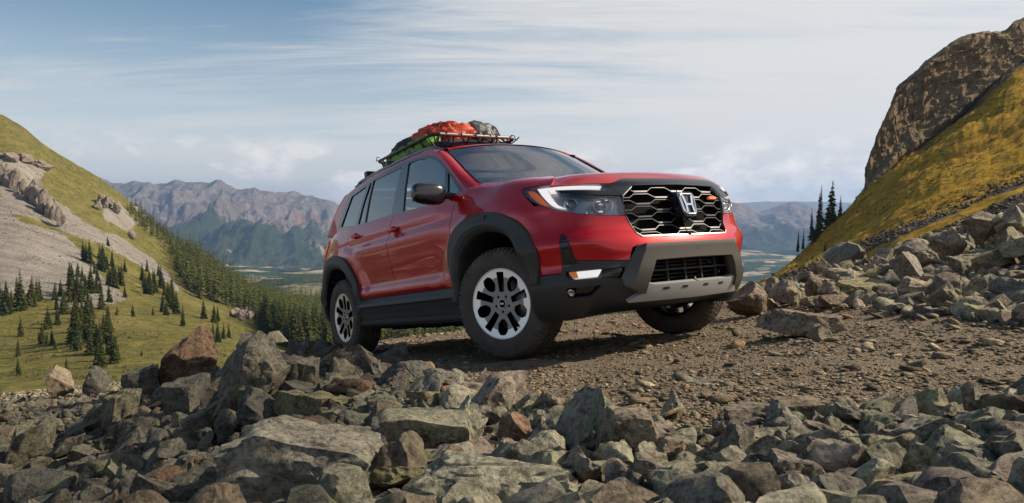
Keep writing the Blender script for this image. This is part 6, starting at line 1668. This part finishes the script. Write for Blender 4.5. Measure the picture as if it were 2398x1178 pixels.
# --- cabin
fl = MB(); fl.box((-1.7, 0, .62), (3.0, 1.6, .05)); fl.box((-.56, 0, 1.11), (.42, 1.44, .20), bev=.05); fl.box((-3.3, 0, .95), (.10, 1.4, .6)); fl.box((-1.35, 0, .8), (.9, .22, .34), bev=.03)
for sd in BOTH: fl.box((-1.8, .80*sd, .92), (2.5, .05, .50))
fl.build('cabin_floor', M_int, car)
for (x, y, w) in ((-1.45, -.38, .50), (-1.45, .38, .50), (-2.45, -.4, .60), (-2.45, .4, .60)):
    s_ = MB(); s_.box((x+.2, y, .86), (.50, w, .16), bev=.05)
    a = R_(-18); Rm = np.array([[math.cos(a), 0, math.sin(a)], [0, 1, 0], [-math.sin(a), 0, math.cos(a)]])
    s_.box((x-.10, y, 1.14), (.13, w*.92, .62), Rm, bev=.05); s_.box((x-.20, y, 1.50), (.09, .26, .17), Rm, bev=.04); s_.build('seat', M_seat, car)
sw = MB(); a = R_(-62)
sw.tube([np.array([-.86, .38, 1.16])+np.array([.185*math.cos(t)*math.cos(a)*-1, .185*math.sin(t), .185*math.cos(t)*math.sin(-a)]) for t in np.linspace(0, 2*math.pi, 25)[:-1]], .014, 8, closed=True)
sw.box((-.84, .38, 1.155), (.05, .30, .06), bev=.015); sw.build('steering_wheel', M_int, car)
rv = MB(); rv.box((-.98, 0, 1.62), (.03, .24, .065), bev=.015); rv.tube([(-.98, 0, 1.64), (-.95, 0, 1.72)], .01, 6); rv.build('rear_view_mirror', M_int, car)

# --- the driver, seated behind the wheel
def driver():
    J = {'pelvis': (-1.36, .38, .99, .15), 'waist': (-1.43, .38, 1.13, .135), 'chest': (-1.48, .38, 1.28, .155), 'neck': (-1.49, .38, 1.42, .058), 'jaw': (-1.455, .38, 1.49, .070), 'head': (-1.47, .38, 1.575, .092), 'crown': (-1.475, .38, 1.625, .07)}
    E = [('pelvis', 'waist'), ('waist', 'chest'), ('chest', 'neck'), ('neck', 'jaw'), ('jaw', 'head'), ('head', 'crown')]
    for s, n in ((-1, 'r'), (1, 'l')):
        J.update({'sh'+n: (-1.47, .38+.19*s, 1.35, .062), 'el'+n: (-1.25, .38+.25*s, 1.17, .044), 'wr'+n: (-1.01, .38+.17*s, 1.24, .030), 'ha'+n: (-.93, .38+.155*s, 1.25, .036), 'hp'+n: (-1.30, .38+.10*s, .97, .10), 'kn'+n: (-.88, .38+.14*s, 1.0, .062), 'an'+n: (-.62, .38+.12*s, .72, .042), 'to'+n: (-.48, .38+.12*s, .70, .036)})
        E += [('chest', 'sh'+n), ('sh'+n, 'el'+n), ('el'+n, 'wr'+n), ('wr'+n, 'ha'+n), ('pelvis', 'hp'+n), ('hp'+n, 'kn'+n), ('kn'+n, 'an'+n), ('an'+n, 'to'+n)]
    names = list(J); me = bpy.data.meshes.new('person'); me.from_pydata([J[k][:3] for k in names], [(names.index(a), names.index(b)) for a, b in E], [])
    o = bpy.data.objects.new('person', me); COL.objects.link(o); m = o.modifiers.new('skin', 'SKIN'); sv = me.skin_vertices[0].data
    for k, v in zip(names, sv): v.radius = (J[k][3], J[k][3]); v.use_root = (k == 'pelvis')
    u = o.modifiers.new('sub', 'SUBSURF'); u.levels = u.render_levels = 2
    dg = bpy.context.evaluated_depsgraph_get(); m2 = bpy.data.meshes.new_from_object(o.evaluated_get(dg)); bpy.data.objects.remove(o)
    for q in (mat('blue_shirt', (.05, .08, .14), .8), mat('skin', (.48, .27, .19), .5)): m2.materials.append(q)
    for p in m2.polygons:
        c = p.center; p.material_index = 1 if (c.z > 1.42 and abs(c.y-.38) < .1) or c.x > -1.02 and c.z > 1.15 else 0; p.use_smooth = True
    for v in m2.vertices:          # brow, nose and chin
        c = v.co
        if c.z > 1.46 and c.x > -1.42: c.x += .020*math.exp(-((c.z-1.545)/.018)**2-((c.y-.38)/.016)**2)+.008*math.exp(-((c.z-1.49)/.02)**2-((c.y-.38)/.03)**2)
    p = link('person', m2); p.matrix_world = car.matrix_world.copy(); tag(p, 'driver in a blue shirt holding the steering wheel of the red SUV', 'person')
    hr = MB(); n1 = 12; R9 = [[(-1.482+.100*math.sin(t)*math.cos(a), .38+.094*math.sin(t)*math.sin(a), 1.60+.078*math.cos(t)) for a in np.linspace(0, 2*math.pi, 25)] for t in np.linspace(.01, 1.65, n1)]
    hr.grid(np.array(R9), True); h_ = hr.build('hair', mat('brown_hair', (.05, .03, .02), .8), p)
driver()

# ================================================================== roof basket and its load
M_tube = mat('black_powder_coat', (.016, .016, .018), .30, .3)
M_alu = mat('worn_alloy_bar', (.20, .20, .195), .42, .8)
def cpos(x, y, z): return car.matrix_world @ Vector((x, y, z))
bask = empty('roof_basket'); bask.matrix_world = car.matrix_world @ Matrix.Translation((-2.1, -.04, 1.84))
tag(bask, 'black tubular roof basket on the rails of the red SUV, holding strapped bags', 'roof rack')
BX0, BX1, BY = -.66, .60, .465     # along, half width, relative to the basket
tb = MB()
def rrect(x0, x1, y, z, r, n=5):
    out = []
    for cx, cy, a0 in ((x1-r, y-r, 0), (x0+r, y-r, 90), (x0+r, -y+r, 180), (x1-r, -y+r, 270)):
        for k in range(n+1): a = R_(a0+90*k/n); out.append((cx+r*math.cos(a), cy+r*math.sin(a), z))
    return out
top = rrect(BX0, BX1, BY, .142, .10); bot = rrect(BX0+.07, BX1-.07, BY-.09, .03, .08)
tb.tube(top, .015, 8, closed=True); tb.tube(bot, .012, 8, closed=True)
tb.build('basket_frame', M_tube, bask)
ab = MB(); ab.tube([(BX1+.010, -.40, .144), (BX1+.010, .40, .144)], .0165, 8); ab.build('basket_front_bar', M_alu, bask)
ups = MB()
for t in np.linspace(-.5, .5, 7):
    for s in (-1, 1): ups.tube([(t, BY*s, .142), (t, (BY-.03)*s, .09), (t, (BY-.09)*s, .03)], .0075, 6)
for t in np.linspace(-.40, .40, 6):
    for x, s in ((BX0, 1), (BX1, -1)): ups.tube([(x, t, .142), (x+.03*s, t, .09), (x+.07*s, t, .03)], .0075, 6)
for x in np.linspace(-.5, .5, 9): ups.tube([(x, -BY+.09, .03), (x, BY-.09, .03)], .008, 6)
ups.build('basket_slats', M_tube, bask)
for x in (-.50, .0, .46):
    for s in (-1, 1): ft = MB(); ft.box((x, .49*s, .0), (.05, .34, .022), bev=.005); ft.box((x, .645*s, -.022), (.07, .045, .066), bev=.008); ft.build('mounting_clamp', M_tube, bask)
for (x, s) in ((BX0+.06, -1), (BX1-.05, -1), (0.1, -1), (BX1-.05, 1)):
    hk = MB(); hk.tube([(x, (BY+.005)*s, .15), (x, (BY+.025)*s, .142), (x, (BY+.01)*s, .19), (x, (BY-.015)*s, .182)], .005, 6); hk.build('net_hook', M_tube, bask)
def bag(name, c, r, m, seed, rot=0.0, pw=.7, lump=.03, label='', cat='bag', folds=14.0):
    n1, n2 = 40, 64; P = []
    rs = np.random.RandomState(seed); off = Vector(rs.rand(3)*50)
    for i in range(n1+1):
        th = -math.pi/2+math.pi*i/n1; row = []
        for j in range(n2+1):
            ph = 2*math.pi*j/n2
            f = lambda q, e: math.copysign(abs(q)**e, q)
            v = Vector((r[0]*f(math.cos(th), pw)*f(math.cos(ph), pw), r[1]*f(math.cos(th), pw)*f(math.sin(ph), pw), r[2]*f(math.sin(th), pw+.15)))
            d = noise.fractal(v*5+off, .9, 2.1, 3)*lump+abs(noise.noise(v*folds+off))*lump*.7+abs(noise.noise(v*folds*2.3+off))*lump*.3
            v = v*(1+d/ max(r)) + v.normalized()*d*.6
            if v.z < -r[2]*.75: v.z = -r[2]*.75
            row.append(v)
        P.append(row)
    mb = MB(); mb.grid(np.array([[tuple(q) for q in row] for row in P]), True)
    o = mb.build(name, m, None); o.matrix_world = car.matrix_world @ Matrix.Translation(c) @ Matrix.Rotation(rot, 4, 'Z')
    tag(o, label, cat); return o
M_org = mat('orange_nylon', (.48, .055, .018), .42, 0, .5, bump=(60, .5, .01), vary=(7, .55, 1.35))
M_gry = mat('charcoal_ripstop', (.055, .057, .062), .45, 0, .5, bump=(50, .5, .01), vary=(9, .5, 2.6))
M_grn = mat('lime_green_nylon', (.085, .22, .02), .5, 0, .4, bump=(40, .4, .01), vary=(8, .6, 1.5))
M_nvy = mat('navy_canvas', (.012, .014, .026), .6, 0, .4, bump=(60, .5, .01), vary=(9, .6, 1.8))
M_mar = mat('maroon_nylon', (.16, .012, .03), .5, 0, .4, bump=(60, .4, .01))
BAGS = []
def B(*a, **k): BAGS.append((a[1], a[2])); return bag(*a, **k)
B('duffel_bag', (-1.93, -.11, 2.05), (.25, .24, .125), M_org, 3, .15, label='crumpled orange nylon bag on top of the load in the roof basket', lump=.045, folds=24)
B('duffel_bag', (-1.86, .20, 2.05), (.20, .20, .135), M_gry, 5, .3, label='charcoal grey bundle beside the orange bag at the far front of the basket', lump=.03)
B('duffel_bag', (-2.33, -.12, 2.015), (.26, .34, .135), M_nvy, 7, 0, label='dark navy bag at the rear of the roof basket', lump=.025)
B('dry_bag', (-2.20, -.37, 1.955), (.46, .12, .095), M_grn, 9, 0, .55, label='lime green bag lying along the near side of the roof basket', lump=.012)
B('stuff_sack', (-2.66, -.36, 1.93), (.075, .10, .065), M_mar, 11, 0, label='small maroon sack in the rear near corner of the roof basket', lump=.008)
B('duffel_bag', (-1.85, .04, 1.92), (.30, .44, .06), M_nvy, 13, 0, .5, label='flat dark blue bag under the orange bag in the roof basket', lump=.01)
B('stuff_sack', (-1.80, -.38, 1.97), (.10, .09, .07), M_grn, 15, 0, .7, label='small green sack against the front corner of the basket, below the orange bag', lump=.015)
def topz(x, y):
    z = 1.93
    for c, r in BAGS:
        d = (abs(x-c[0])/(r[0]*1.02))**2.6+(abs(y-c[1])/(r[1]*1.02))**2.6
        if d < 1: z = max(z, c[2]+(r[2]*1.04+.012)*(1-d)**.42)
    return z
net = MB(); 
def drape(p0, p1, n=60):
    pts = []
    for i in range(n+1):
        t = i/n; x = p0[0]+(p1[0]-p0[0])*t; y = p0[1]+(p1[1]-p0[1])*t; w = .02*math.sin(t*17+p0[0]*30+p0[1]*20)
        pts.append([x+w, y-w, topz(x+w, y-w)])
    P = np.array(pts); P[0, 2] = P[-1, 2] = 2.005
    z = P[:, 2].copy()
    for _ in range(6): z[1:-1] = np.maximum(z[1:-1], (z[:-2]+z[2:])/2)
    P[:, 2] = z; net.tube(P, .0062, 5)
for k in range(-7, 8):
    c = k*.16
    for s in (1, -1):
        a = (-2.1-.66, ); pts = []
        # diagonal lines clipped to the basket
        seg = []
        for t in np.linspace(-1.4, 1.4, 281):
            x, y = t, s*t*.85+c
            if abs(x) < .63 and abs(y) < .49: seg.append((x-2.1, y))
        if len(seg) > 30: drape(seg[0], seg[-1])
netm = net.build('cargo_net', mat('black_net_cord', (.012, .012, .014), .6), None); netm.matrix_world = car.matrix_world.copy()
tag(netm, 'black cord net stretched over the bags in the roof basket', 'cargo net')
